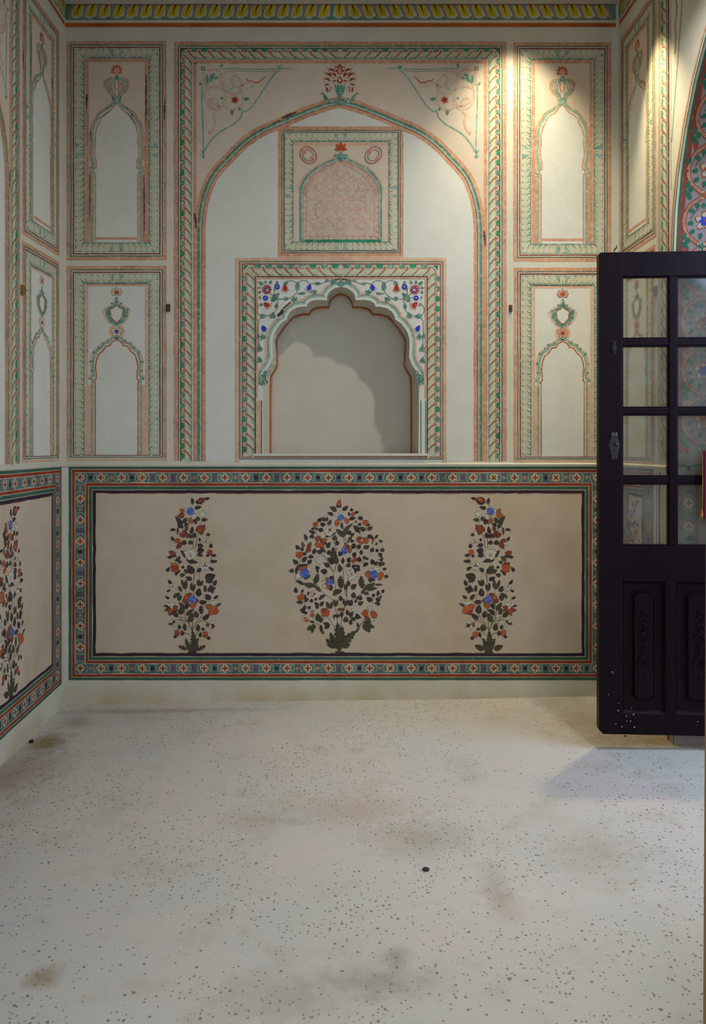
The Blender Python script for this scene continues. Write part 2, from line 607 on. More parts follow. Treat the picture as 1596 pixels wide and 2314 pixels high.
# niche outline, left half then mirrored: (front edge, back edge) in photo pixels
CN = 770.5
nf = [(595, 1027), (595, 870), (596, 846), (604, 834), (612, 822), (617, 806), (616, 785), (616, 768), (620, 752), (626, 742), (636, 730), (648, 722), (649, 715),
      (656, 704), (668, 696), (682, 693), (692, 692.5), (696, 685), (706, 679), (720, 677.5), (737, 678), (739, 668), (746, 658), (757, 651), (CN, 648)]
nb = [(612, 1025), (612, 875), (613, 852), (622, 838), (627, 826), (626, 808), (625, 790), (624, 772), (629, 760), (636, 750), (642, 740), (650, 731), (654, 726),
      (662, 718), (672, 714), (684, 711), (699, 711), (704, 703), (712, 698), (728, 695), (744, 695), (746, 684), (752, 674), (761, 668), (CN, 665)]


def mir(pts, c, keep_last=True):
    return [(2 * c - x, y) for x, y in reversed(pts[:-1] if keep_last else pts)]


NF = nf + [(x + 1 if y < 1000 else x - 0, y) for x, y in mir(nf, CN)]
NBK = nb + mir(nb, CN)
# the back edge stands 0.2 m deeper
ND = 0.2


def nback(px, py):
    Z = ZB + ND
    return ((px - PX) * Z / F, Z, HC + (PY - py) * Z / F)


wb = fill_wall('wall_back', [[(100, -200), (1460, -200), (1460, 1640), (100, 1640)], NF], lambda x, y: back(x, y, 0), 'plaster',
               kind='structure', label='painted plaster back wall with the arched niche')
mb = MB()
n = len(NF)
vs = [back(x, y, 0) for x, y in NF] + [nback(x, y) for x, y in NBK]
fs = [(i, (i + 1) % n, n + (i + 1) % n, n + i) for i in range(n)]
mb.add(vs, fs, 'niche')
tri = tessellate_polygon([[Vector((x, y, 0)) for x, y in NBK]])
mb.add([nback(x, y) for x, y in NBK], tri, 'niche')
niche = mb.build('niche', wb, label='deep cusped-arch niche with plain plaster inside')
# red painted line round the inner edge of the soffit
mb = MB()
for i in range(n - 1):
    a, b = Vector(nback(*NBK[i])), Vector(nback(*NBK[i + 1]))
    fa, fb = Vector(back(*NF[i], 0)), Vector(back(*NF[i + 1], 0))
    ctr = Vector(nback(CN, 850))
    o1, o2 = (ctr - a).normalized() * .0012, (ctr - b).normalized() * .0012
    mb.add([a + o1, b + o2, b.lerp(fb, .15) + o2, a.lerp(fa, .15) + o1], [(0, 1, 2, 3)], 'orange_d')
    mb.add([a + Vector((0, -.001, 0)), b + Vector((0, -.001, 0)), b + (ctr - b).normalized() * .007 + Vector((0, -.001, 0)),
            a + (ctr - a).normalized() * .007 + Vector((0, -.001, 0))], [(0, 1, 2, 3)], 'orange')
mb.build('red_edge_line', niche)
# projecting sill
mb = MB()
a, b = back(572, 1026, 0), back(968, 1031, 0)
mb.box(a[0], b[0], ZB - .012, ZB + .19, b[2], a[2] + .002, 'plaster')
mb.build('niche_sill', niche, bevel=.003)

# left wall, ceiling, floor
mb = MB()
mb.add([(XL, 1.0, -.1), (XL, ZB + .02, -.1), (XL, ZB + .02, ZC + .02), (XL, 1.0, ZC + .02)], [(0, 1, 2, 3)], 'plaster')
wl = mb.build('wall_left', kind='structure')
mb = MB()
mb.box(XL - .1, 1.9, 1.0, ZB + .1, ZC, ZC + .1, 'ceil')
ceil = mb.build('ceiling', kind='structure')
mb = MB()
sl = 0.0155
fx0, fx1 = -2.2, 2.6
g = []
nx, ny = 24, 24
for i in range(nx + 1):
    for j in range(ny + 1):
        x = fx0 + (fx1 - fx0) * i / nx
        y = -1.5 + 5.2 * j / ny
        g.append((x, y, sl * max(-1.2, min(1.25, x)) + .0))
fs = [(i * (ny + 1) + j, (i + 1) * (ny + 1) + j, (i + 1) * (ny + 1) + j + 1, i * (ny + 1) + j + 1) for i in range(nx) for j in range(ny)]
mb.add(g, fs, 'floor')
floor = mb.build('floor', kind='structure')

# right wall with its arched opening; the opening profile in (y, z)
prof = [(YJ, -.1), (YJ, 1.80), (2.830, 1.93), (2.800, 2.06), (2.745, 2.20), (2.68, 2.32), (2.60, 2.425), (2.50, 2.52), (2.36, 2.60)]
prof2 = prof + [(2 * 2.36 - y, z) for y, z in reversed(prof[:-1])]
hole = prof2
outer = [(ZB + .02, -.1), (ZB + .02, ZC + .02), (1.0, ZC + .02), (1.0, -.1), (2 * 2.36 - YJ, -.1)] + [p for p in reversed(prof2)][1:-1] + [(YJ, -.1)]
mb = MB()
tri = tessellate_polygon([[Vector((p[0], p[1], 0)) for p in outer]])
mb.add([(XR, y, z) for y, z in outer], tri, 'plaster')
wr = mb.build('wall_right', kind='structure')
mb = MB()
XO = 1.75
vs = [(XR, y, z) for y, z in prof2] + [(XO, y, z) for y, z in prof2]
n = len(prof2)
mb.add(vs, [(i, i + 1, n + i + 1, n + i) for i in range(n - 1)], 'revealgrd')
rev = mb.build('arch_reveal', wr, label='deep arched doorway reveal painted with a flowering net')

# front wall with the doorway the photograph is taken through
mb = MB()
for (xa, xb) in ((0.6067, 0.75),):
    z0, z1 = -.1, ZC + .02
    xlo, xhi = .6015, .6195
    vs = [(xlo, 1.1, z0), (xb, 1.1, z0), (xb, 1.3, z0), (xlo, 1.3, z0), (xhi, 1.1, z1), (xb, 1.1, z1), (xb, 1.3, z1), (xhi, 1.3, z1)]
    mb.add(vs, [(0, 1, 2, 3), (4, 7, 6, 5), (0, 4, 5, 1), (1, 5, 6, 2), (2, 6, 7, 3), (3, 7, 4, 0)], 'jamb')
mb.box(-1.4, -.75, 1.1, 1.3, -.1, ZC + .02, 'jamb')
mb.box(-.76, .76, 1.1, 1.3, 2.12, ZC + .02, 'jamb')
mb.build('wall_front', kind='structure')


# ------------------------------------------------------------- rope borders
def rope_side(p, a, b, wd, inn, kind, pitch, uni=0):
    """a, b: outer corners of the side (inset by the corner), inn: unit vector to the inside"""
    ax = Vector((b[0] - a[0], b[1] - a[1]))
    L = ax.length
    t = ax / L
    nn = Vector(inn)
    A = Vector(a)
    k_ = max(2, int(round(L / pitch / 2)) * 2)
    pt = L / k_
    for i in range(k_ + (1 if kind == 1 else 0)):
        if kind == 1:
            s = i * pt
            sg = uni if uni else (0 if i == k_ // 2 else (-1 if i < k_ // 2 else 1))
            base = A + t * s + nn * wd * .96
            tip = A + t * (s + sg * wd * .62) + nn * wd * .06
            if s + sg * wd * .62 < -wd * .5 or s + sg * wd * .62 > L + wd * .5: continue
            r = random.uniform(.92, 1.04)
            # comma-shaped lobe
            d = (tip - base)
            e = Vector((-d.y, d.x)).normalized()
            hw = pt * .50 * r
            pts = []
            for q in range(9):
                an = -pi / 2 + pi * q / 8
                c0 = tip - d.normalized() * hw * .8
                pts.append(c0 + d.normalized() * cos(an) * hw * .9 + e * sin(an) * hw)
            pts = [(q.x, q.y) for q in pts] + [((base + e * hw * .62).x, (base + e * hw * .62).y), ((base - e * hw * .62).x, (base - e * hw * .62).y)]
            p.poly(pts, 'ropepale', 5)
            p.line(pts, .7, 'ropegreen', 6)
            v0 = base - d * .03
            v1 = base + d * .5 + e * (0.6 * sg)
            vm = base + d * .25 + e * (1.4 * sg)
            p.line([(v0.x, v0.y), (vm.x, vm.y), (v1.x, v1.y)], 2.0, random.choice(['vein', 'vein', 'veinbrown']), 6, taper=(1.2, .3))
        else:
            s = (i + .5) * pt
            sg = uni if uni else (-1 if i < k_ / 2 else 1)
            red = 'brick' if (a[1] + b[1]) / 2 + t.y * (s - L / 2) > 700 else ('hook' if random.random() < .35 else 'brick')
            def Q(u_, w_):
                q = A + t * u_ + nn * wd * w_
                return (q.x, q.y)
            sh = sg * pt * .62
            # green scallop at the outer edge
            c0 = Q(s, .05)
            p.ell(c0[0], c0[1], (abs(t.x) * pt * .34 + abs(t.y) * wd * .2), (abs(t.y) * pt * .34 + abs(t.x) * wd * .2), 'emerald' if random.random() < .35 else 'teal', 5, n=10)
            # cell
            p.poly([Q(s - pt * .40, .30), Q(s + pt * .36, .30), Q(s + pt * .36 - sh, .97), Q(s - pt * .40 - sh, .97)], 'ropepale', 5)
            # hook band
            h0 = s + sg * pt * .5
            for dx, mm_, ww in ((0, 'hook', 3.4), (-1.8, red, 1.1), (1.8, 'vein', .8)):
                p.line([Q(h0 + dx - sg * 1, .10), Q(h0 + dx + sg * 1.0, .28), Q(h0 + dx - sh * .35, .6), Q(h0 + dx - sh, .96)], ww, mm_, 6 + (dx != 0))
            # wavy red lip
            p.line([Q(s - pt * .42, .34), Q(s - pt * .2, .24), Q(s, .33), Q(s + pt * .2, .24), Q(s + pt * .40, .32)], 1.3, red, 7)
            # veins
            p.line([Q(s - sh * .2, .62), Q(s - sh * .8, .95)], 1.3, 'teal', 7, taper=(.3, 1.2))
            p.line([Q(s - pt * .22 - sh * .4, .74), Q(s - pt * .22 - sh * .8, .95)], 1.0, 'teal', 7, taper=(.3, 1.2))


def rope(p, x0, y0, x1, y1, wd, kind, pitch, bottom=True):
    g_ = 'ropegreen' if kind == 1 else 'ropepale'
    sides = [((x0, y0), (x1, y0), (0, 1)), ((x0, y0), (x0, y1), (1, 0)), ((x1, y0), (x1, y1), (-1, 0))]
    p.rect(x0, y0, x1, y0 + wd, g_, 4)
    p.rect(x0, y0 + wd, x0 + wd, y1, g_, 4)
    p.rect(x1 - wd, y0 + wd, x1, y1, g_, 4)
    if bottom:
        p.rect(x0 + wd, y1 - wd, x1 - wd, y1, g_, 4)
        sides.append(((x0, y1), (x1, y1), (0, -1)))
    for a, b, nn in sides:
        v = Vector((b[0] - a[0], b[1] - a[1])).normalized()
        ends = wd * .75
        b2 = (b[0] - v.x * (ends if (bottom or v.y == 0) else 0), b[1] - v.y * (ends if (bottom or v.y == 0) else 0))
        a2 = (a[0] + v.x * ends, a[1] + v.y * ends)
        rope_side(p, a2, b2, wd, nn, kind, pitch, uni=-1 if (v.y != 0 and (kind == 2 or not bottom)) else 0)
    for cx, cy, dx, dy in ((x0, y0, 1, 1), (x1, y0, -1, 1), (x0, y1, 1, -1), (x1, y1, -1, -1)):
        if cy == y1 and not bottom: continue
        if kind == 1:
            p.leaf(cx + dx * wd * .95, cy + dy * wd * .95, cx + dx * 1.5, cy + dy * 1.5, 9, 'ropepale', 6, blunt=.6)
            p.line([(cx + dx * wd, cy + dy * wd), (cx + dx * wd * .5, cy + dy * wd * .5)], 1.5, 'vein', 7, taper=(1.2, .3))
        else:
            p.poly([(cx, cy), (cx + dx * wd * .45, cy), (cx, cy + dy * wd * .45)], 'emerald', 6)
            p.line([(cx + dx * wd * .6, cy + dy * wd * .12), (cx + dx * wd * .12, cy + dy * wd * .6)], 1.3, 'brick', 8)
            p.line([(cx + dx * wd, cy + dy * wd), (cx + dx * wd * .5, cy + dy * wd * .5)], 1.3, 'teal', 8)
    # thin inner line
    il = 'teal' if kind == 1 else 'teal'
    p.line([(x0 + wd, y1 - (wd if bottom else 0)), (x0 + wd, y0 + wd), (x1 - wd, y0 + wd), (x1 - wd, y1 - (wd if bottom else 0))], 1.8, il, 8)
    if bottom: p.line([(x0 + wd, y1 - wd), (x1 - wd, y1 - wd)], 1.8, il, 8)


def panel_lines(p, x0, y0, x1, y1, top=True, bottom=True, orange='orange'):
    """orange wash outside, green and dark red rules"""
    sd = 'TLR' + ('B' if bottom else '')
    p.frame(x0, y0, x1, y1, 7.5, orange, 2, sd)
    p.frame(x0 + 8.5, y0 + 8, x1 - 8.5, y1 - 8, 2.2, 'dkgreen', 3, sd)
    p.frame(x0 + 10.8, y0 + 10.3, x1 - 10.8, y1 - 10.3, 2.6, 'dwhite', 3, sd)
    p.frame(x0 + 13.8, y0 + 13.2, x1 - 13.8, y1 - 13.2, 2.4, 'dkred', 3, sd)


ARCH_A = [(0, 548), (-54, 548), (-54, 392), (-59, 387), (-58, 381), (-51.5, 380), (-52, 366), (-56, 352), (-56, 336), (-53.5, 322), (-55.5, 306), (-53, 290), (-49, 277),
          (-42, 268), (-39, 258), (-30, 251), (-20, 246), (-13, 240), (-6, 231), (0, 225)]
ARCH_B = [(0, 1028), (-54.5, 1028), (-54.5, 858), (-57, 854), (-52, 849), (-52, 836), (-54, 822), (-51, 806), (-46, 794), (-36, 787), (-28, 776), (-17, 774), (-12, 766), (0, 760)]


def arch_motif(p, cx, pts, dy=0, kind='A'):
    half = [(x, y + dy) for x, y in pts[1:]]
    full = [(cx + x, y) for x, y in half] + [(cx - x, y) for x, y in reversed(half[:-1])]
    p.poly(full, 'white', 2)
    base = max(y for x, y in half)
    ins = [(cx + (x * .89), y + (7 if y < 300 or (kind == 'B' and 700 < y < 860) else 0)) for x, y in half]
    insf = ins + [(2 * cx - x, y) for x, y in reversed(ins[:-1])]
    p.line(insf, 3.8 if kind == 'A' else 1.8, 'orange' if kind == 'A' else 'brick', 3)
    if kind == 'B':
        p.line(insf, 4.5, 'orange_l', 2)
    for sg in (-1, 1):                     # orange wash outside
        out = [(cx - sg * (x * 1.10), y - 2) for x, y in half if y < 400 + dy or kind == 'B' and y < 860]
        p.line(out, 3.6, 'orange_l' if kind == 'B' else 'orange', 2)
        if kind == 'A':
            p.rect(cx + sg * 57, 395 + dy, cx + sg * 63, 546 + dy, 'orange', 2)
        else:
            p.rect(cx + sg * 57, 870, cx + sg * 68, base, 'orange_l', 2)
    p.line(full, 4.6, 'teal', 5)
    p.line(full, 2.2, 'teal_l', 6)
    if kind == 'B':                       # leaf crockets along the outer edge
        for sg in (-1, 1):
            for x, y, ang in ((-53, 838, 180), (-55, 818, 190), (-49, 798, 215), (-38, 787, 230), (-30, 778, 215), (-18, 773, 240), (-57, 855, 160)):
                a = math.radians(ang)
                x2, y2 = cx - sg * x, y + dy
                p.leaf(x2, y2, x2 - sg * cos(a) * 7, y2 + sin(a) * 7, 5, 'teal', 6)


def finial_A(p, cx, dy=0, m='porange'):
    f = lambda x, y: (cx + x, y + dy)
    for sg in (-1, 1):
        g_ = lambda x, y: (cx + sg * x, y + dy)
        p.line([g_(-2, 232), g_(4, 222), g_(11, 213), g_(20, 205), g_(25.5, 195), g_(24, 184), g_(14, 179), g_(4, 180)], 8.5, 'orange', 3, smooth=4)
        p.line([g_(-4, 236), g_(3, 224), g_(9, 214), g_(18, 205), g_(23, 195), g_(21, 185), g_(12, 180), g_(2, 181)], 4.2, 'teal', 5, smooth=4)
        p.line([g_(-4, 236), g_(3, 224), g_(9, 214), g_(18, 205), g_(23, 195), g_(21, 185), g_(12, 180), g_(2, 181)], 1.8, 'teal_l', 6, smooth=4)
        p.line([g_(5, 184), g_(11, 190), g_(11, 203), g_(3, 213)], 3.4, 'teal', 5, smooth=4)
        p.line([g_(5, 184), g_(11, 190), g_(11, 203), g_(3, 213)], 1.3, 'teal_l', 6, smooth=4)
        p.line([g_(3, 186), g_(5.5, 195), g_(2, 206)], 1.4, 'brick', 5, smooth=3)
        p.line([g_(14, 186), g_(18, 195), g_(13, 204)], 1.4, 'brick', 5, smooth=3)
        p.ell(cx + sg * 6, 222 + dy, 5, 7, 'teal', 4)
    p.leaf(cx, 182 + dy, cx, 168 + dy, 12, 'teal', 6)
    for i, a in enumerate((-90, -55, -125, -20, -160, 15, 165)):
        a = math.radians(a)
        p.leaf(cx, 162 + dy, cx + cos(a) * 14, 160 + dy + sin(a) * 15, 8, m, 6)
        p.leaf(cx, 162 + dy, cx + cos(a) * 9, 161 + dy + sin(a) * 10, 4, 'pink', 7)


def finial_B(p, cx, dy=0, petal='pwhite', core='blue'):
    # rosette
    p.ell(cx, 749 + dy, 18, 17, 'orange_l', 2)
    for i in range(5):
        a = -pi / 2 + i * 2 * pi / 5
        p.ell(cx + cos(a) * 7.5, 749 + dy + sin(a) * 7.5, 5.2, 5.2, 'ink', 5)
        p.ell(cx + cos(a) * 7.5, 749 + dy + sin(a) * 7.5, 4.5, 4.5, petal, 6)
        p.leaf(cx, 749 + dy, cx + cos(a) * 7, 749 + dy + sin(a) * 7, 3.4, 'porange', 7)
    p.ell(cx, 749 + dy, 3.6, 2.8, core, 9)
    # quatrefoil medallion
    out = [(0, 680), (6, 684), (8, 691), (16, 692), (20, 697), (27, 702), (24, 710), (21, 719), (15, 728), (7, 733), (0, 737)]
    o2 = [(cx + x, y + dy) for x, y in out] + [(cx - x, y + dy) for x, y in reversed(out[1:-1])]
    p.line([(cx + (x - cx) * 1.16, y) for x, y in o2], 4, 'orange_l', 3, closed=True)
    p.poly(o2, 'teal', 4)
    inn = [(0, 690), (5, 695), (9, 697), (15, 700), (13, 708), (13, 715), (8, 722), (0, 729)]
    i2 = [(cx + x, y + dy) for x, y in inn] + [(cx - x, y + dy) for x, y in reversed(inn[1:-1])]
    p.poly(i2, 'white', 5)
    p.line(i2, 1.6, 'orange_d', 6, closed=True)
    p.line([((x + a) / 2, (y + b) / 2) for (x, y), (a, b) in zip(o2, o2[1:] + o2[:1])], 1.0, 'teal_l', 6, closed=True)
    for sg in (-1, 1):
        for x, y in ((24, 700), (9, 688), (22, 716), (12, 729)):
            p.leaf(cx + sg * x * .9, y + dy, cx + sg * (x + 4), y - 4 + dy, 5, 'teal', 6)
    p.leaf(cx, 688 + dy, cx, 670 + dy, 8, 'teal', 6)
    for a in (-90, -40, -140, 0, 180, 35, 145):
        a = math.radians(a)
        p.leaf(cx, 662 + dy, cx + cos(a) * 14, 660 + dy + sin(a) * 12, 8.6, 'ink', 6)
        p.leaf(cx, 662 + dy, cx + cos(a) * 13.2, 660 + dy + sin(a) * 11.3, 7, petal, 7)
        p.leaf(cx, 662 + dy, cx + cos(a) * 7, 661 + dy + sin(a) * 7, 4, 'porange', 8)


def panel_A(surf, x0, x1, dy, parent, label, wearmarks=True):
    """tall upper panel with onion finial"""
    cx = (x0 + x1) / 2
    y0, y1 = 93 + dy, 588 + dy
    p = Paint(surf)
    p.rect(x0 + 40, y0 + 40, x1 - 40, y1 - 38, 'cream', 0)
    panel_lines(p, x0, y0, x1, y1)
    p.frame(x0 + 42, y0 + 40, x1 - 42, y1 - 40, 7.5, 'orange', 2, 'TLR')
    p.rect(cx - 50, y1 - 52, cx + 50, y1 - 46, 'orange', 3)
    root = p.build('painted_panel', parent, label=label)
    p = Paint(surf)
    rope(p, x0 + 18.5, y0 + 17.5, x1 - 18.5, y1 - 18, 21, 1, 13)
    p.build('leaf_border', root)
    p = Paint(surf)
    arch_motif(p, cx, ARCH_A, dy, 'A')
    p.build('cusped_arch', root)
    p = Paint(surf)
    finial_A(p, cx, dy)
    p.build('finial', root)
    if wearmarks:
        p = Paint(surf)
        for (xa, ya, xb, yb, ww) in ((x0 + 45, 212, x0 + 45, 240, 5), (x1 - 46, 165, x1 - 46, 282, 3.5), (x1 - 4, 228, x1 - 5, 266, 4), (x1 - 51, 390, x1 - 50, 540, 3),
                                     (cx - 58, 296, cx - 57, 310, 4), (cx + 20, 240, cx + 50, 278, 3), (cx - 18, 240, cx - 40, 262, 3), (x0 + 52, 385, x0 + 52, 500, 2.5)):
            p.leaf(xa, ya + dy, xb, yb + dy, ww * 1.3, 'smudge', 4, jag=3)
            p.leaf(xa + 1, ya + 12 + dy, xb - 1, yb + 9 + dy, ww * .8, 'smudge', 4, jag=2)
        p.build('soot_marks', root)
    return root


def panel_B(surf, x0, x1, dy, parent, label, petal='pwhite', core='blue'):
    cx = (x0 + x1) / 2
    y0, y1 = 601 + dy, 1041 + dy
    p = Paint(surf)
    p.rect(x0 + 40, y0 + 40, x1 - 40, 1029, 'white', 0)
    panel_lines(p, x0, y0, x1, y1, bottom=False)
    p.frame(x0, y0, x1, y1, 5, 'orange_l', 2, 'B')
    p.line([(x0 + 9, 1033 + dy), (x1 - 9, 1033 + dy)], 1.8, 'dkgreen', 3)
    p.line([(x0 + 14, 1029 + dy), (x1 - 14, 1029 + dy)], 1.5, 'dkred', 3)
    p.frame(x0 + 42, y0 + 40, x1 - 42, 1028, 6.5, 'orange_l', 2, 'TLR')
    p.line([(x0 + 44, y0 + 41), (x1 - 44, y0 + 41)], 1.2, 'ink', 3, jit=.4)
    root = p.build('painted_panel', parent, label=label)
    p = Paint(surf)
    rope(p, x0 + 18.5, y0 + 17.5, x1 - 18.5, 1028, 21, 1, 13.5, bottom=False)
    p.build('leaf_border', root)
    p = Paint(surf)
    arch_motif(p, cx, ARCH_B, dy, 'B')
    p.build('cusped_arch', root)
    p = Paint(surf)
    finial_B(p, cx, dy, petal, core)
    p.build('finial', root)
    return root


panel_A(back, 151, 376.5, 0, wb, 'tall upper panel left of the arch, onion finial over a cusped arch')
panel_A(back, 1160, 1382, 3, wb, 'tall upper panel right of the arch in the lamp light', False)
panel_B(back, 151, 376.5, 0, wb, 'lower left panel with quatrefoil medallion over an arch')
panel_B(back, 1161, 1383, 4, wb, 'lower right panel with quatrefoil medallion, part behind the door', 'pink', 'prust')


# ------------------------------------------------------------- big arch frame
def big_frame(surf, x0, x1, parent, label, dy=0):
    y0 = 94 + dy
    p = Paint(surf)
    sd = 'TLR'
    xc = (x0 + x1) / 2
    p.poly([(x0 + 40, y0 + 40), (x1 - 40, y0 + 40), (x1 - 40, 1042), (x0 + 40, 1042)], 'white', 0, hole=NF if surf is back else None)
    p.frame(x0, y0, x1, 1042, 8, 'orange', 2, sd)
    p.frame(x0 + 9, y0 + 9, x1 - 9, 1042, 2.4, 'dkgreen', 3, sd)
    p.frame(x0 + 11.5, y0 + 11.5, x1 - 11.5, 1042, 2.6, 'dwhite', 3, sd)
    p.frame(x0 + 14.5, y0 + 14, x1 - 14.5, 1042, 2.6, 'dkred', 3, sd)
    p.frame(x0 + 43, y0 + 41, x1 - 43, 1042, 8.5, 'orange', 2, sd)
    # spandrel ground and arch
    A = [(452, 1042), (452, 520), (455, 480), (463, 443), (478, 405), (497, 379), (519, 356), (541, 333), (567, 312), (597, 294), (630, 280), (656, 269), (697, 252), (738, 238), (768, 231)]
    a0 = 393.0
    A = [(x - a0 + x0, y + dy) for x, y in A]
    cx = 768 - a0 + x0
    left_ = [A[0]] + smooth_pts(A[1:], 4)
    full = left_ + [(2 * cx - x, y) for x, y in reversed(left_[:-1])]
    spand = [(x0 + 46, y0 + 45), (x1 - 46, y0 + 45), (x1 - 46, 1042)] + [q for q in reversed(full)] + [(x0 + 46, 1042)]
    p.poly(spand, 'cream', 1)
    root = p.build('great_arch_frame', parent, label=label)
    p = Paint(surf)
    rope(p, x0 + 18, y0 + 17, x1 - 18, 1042, 22, 2, 23, bottom=False)
    p.build('twisted_border', root)
    p = Paint(surf)
    def offs(pts, d):
        out = []
        for i, (x, y) in enumerate(pts):
            a, b = pts[max(0, i - 1)], pts[min(len(pts) - 1, i + 1)]
            t = Vector((b[0] - a[0], b[1] - a[1])).normalized()
            out.append((x + t.y * -d * -1, y - t.x * d))
        return out
    p.line(offs(full, 8.5), 9, 'orange', 2, jit=.4)
    p.line(offs(full, -8.5), 9, 'orange', 2, jit=.4)
    p.line(full, 8.6, 'teal_l', 5)
    p.line(offs(full, 4.2), 1.6, 'dkgreen', 6)
    p.line(offs(full, 1.6), 3.2, 'teal', 6)
    p.line(offs(full, -4.4), 1.3, 'dkred', 6)
    p.build('arch_moulding', root)
    # soot on the arch
    p = Paint(surf)
    sm = lambda a, b, ww: p.leaf(a[0] - a0 + x0, a[1] + dy, b[0] - a0 + x0, b[1] + dy, ww * 1.5, 'smudge', 4, jag=3)
    sm((636, 268), (674, 252), 6)
    sm((610, 284), (636, 270), 3)
    sm((440, 480), (444, 520), 4)
    sm((935, 288), (962, 304), 2.5)
    sm((1060, 410), (1076, 450), 3)
    sm((1094, 520), (1097, 560), 4)
    sm((438, 144), (447, 142), 3)
    p.build('soot_marks', root)
    # finial of carved leaves at the apex
    p = Paint(surf)
    F_ = lambda x, y: (x - a0 + x0, y + dy)
    p.rect(cx - 8, 194 + dy, cx + 8, 214 + dy, 'teal', 7)
    p.poly([F_(756, 190), F_(762, 196), F_(764, 190), F_(768, 197), F_(772, 190), F_(776, 196), F_(781, 190), F_(778, 208), F_(773, 214), F_(764, 214), F_(759, 208)], 'teal', 8)
    p.ell(cx, 217 + dy, 5, 4, 'teal', 8)
    for i in range(-2, 3):
        p.leaf(cx + i * 2, 222 + dy, cx + i * 6, 243 + dy - abs(i) * 3, 7, 'teal', 8)
        p.line([(cx + i * 2, 224 + dy), (cx + i * 5, 238 + dy - abs(i) * 3)], .9, 'dkgreen', 9)
    for sg in (-1, 1):
        p.ell(cx + sg * 19, 229 + dy, 6, 6, 'teal', 8)
        p.ell(cx + sg * 19, 229 + dy, 3.4, 3.4, 'teal_l', 9)
        p.leaf(cx + sg * 27, 229 + dy, cx + sg * 37, 212 + dy, 11, 'teal', 8, jag=3)
        p.line([(cx + sg * 36, 214 + dy), (cx + sg * 40, 210 + dy), (cx + sg * 42, 214 + dy)], 1.3, 'ink', 8)
        for (x, y, tx, ty, ww) in ((9, 176, 20, 166, 11), (20, 176, 33, 165, 12), (22, 186, 36, 178, 11), (24, 196, 34, 192, 10), (17, 197, 24, 208, 12), (26, 192, 28, 208, 9),
                                   (8, 186, 16, 184, 9), (6, 166, 12, 160, 10), (14, 164, 26, 156, 11), (5, 157, 10, 150, 9)):
            p.leaf(cx + sg * x, y + dy, cx + sg * tx, ty + dy, ww, 'ink', 6)
            p.leaf(cx + sg * x, y + dy, cx + sg * tx, ty + dy, ww * .84, 'brick', 7, bend=.06 * sg)
            p.leaf(cx + sg * x, y + dy, cx + sg * (tx - 1), ty + 1 + dy, ww * .42, 'pwhite', 8, bend=.16 * sg)
            p.line([(cx + sg * tx, ty + dy), (cx + sg * (tx + 3), ty - 3 + dy)], .8, 'ink', 7)
    p.leaf(cx, 170 + dy, cx, 144 + dy, 15, 'brick', 7)
    p.leaf(cx, 168 + dy, cx, 150 + dy, 8, 'pink', 8)
    p.leaf(cx, 190 + dy, cx, 172 + dy, 13, 'brick', 8)
    p.leaf(cx, 186 + dy, cx, 176 + dy, 5, 'pwhite', 9)
    p.build('leaf_finial', root)
    for sg, nm in ((-1, 'left'), (1, 'right')):
        spandrel(surf, cx, sg, dy, root)
    return root


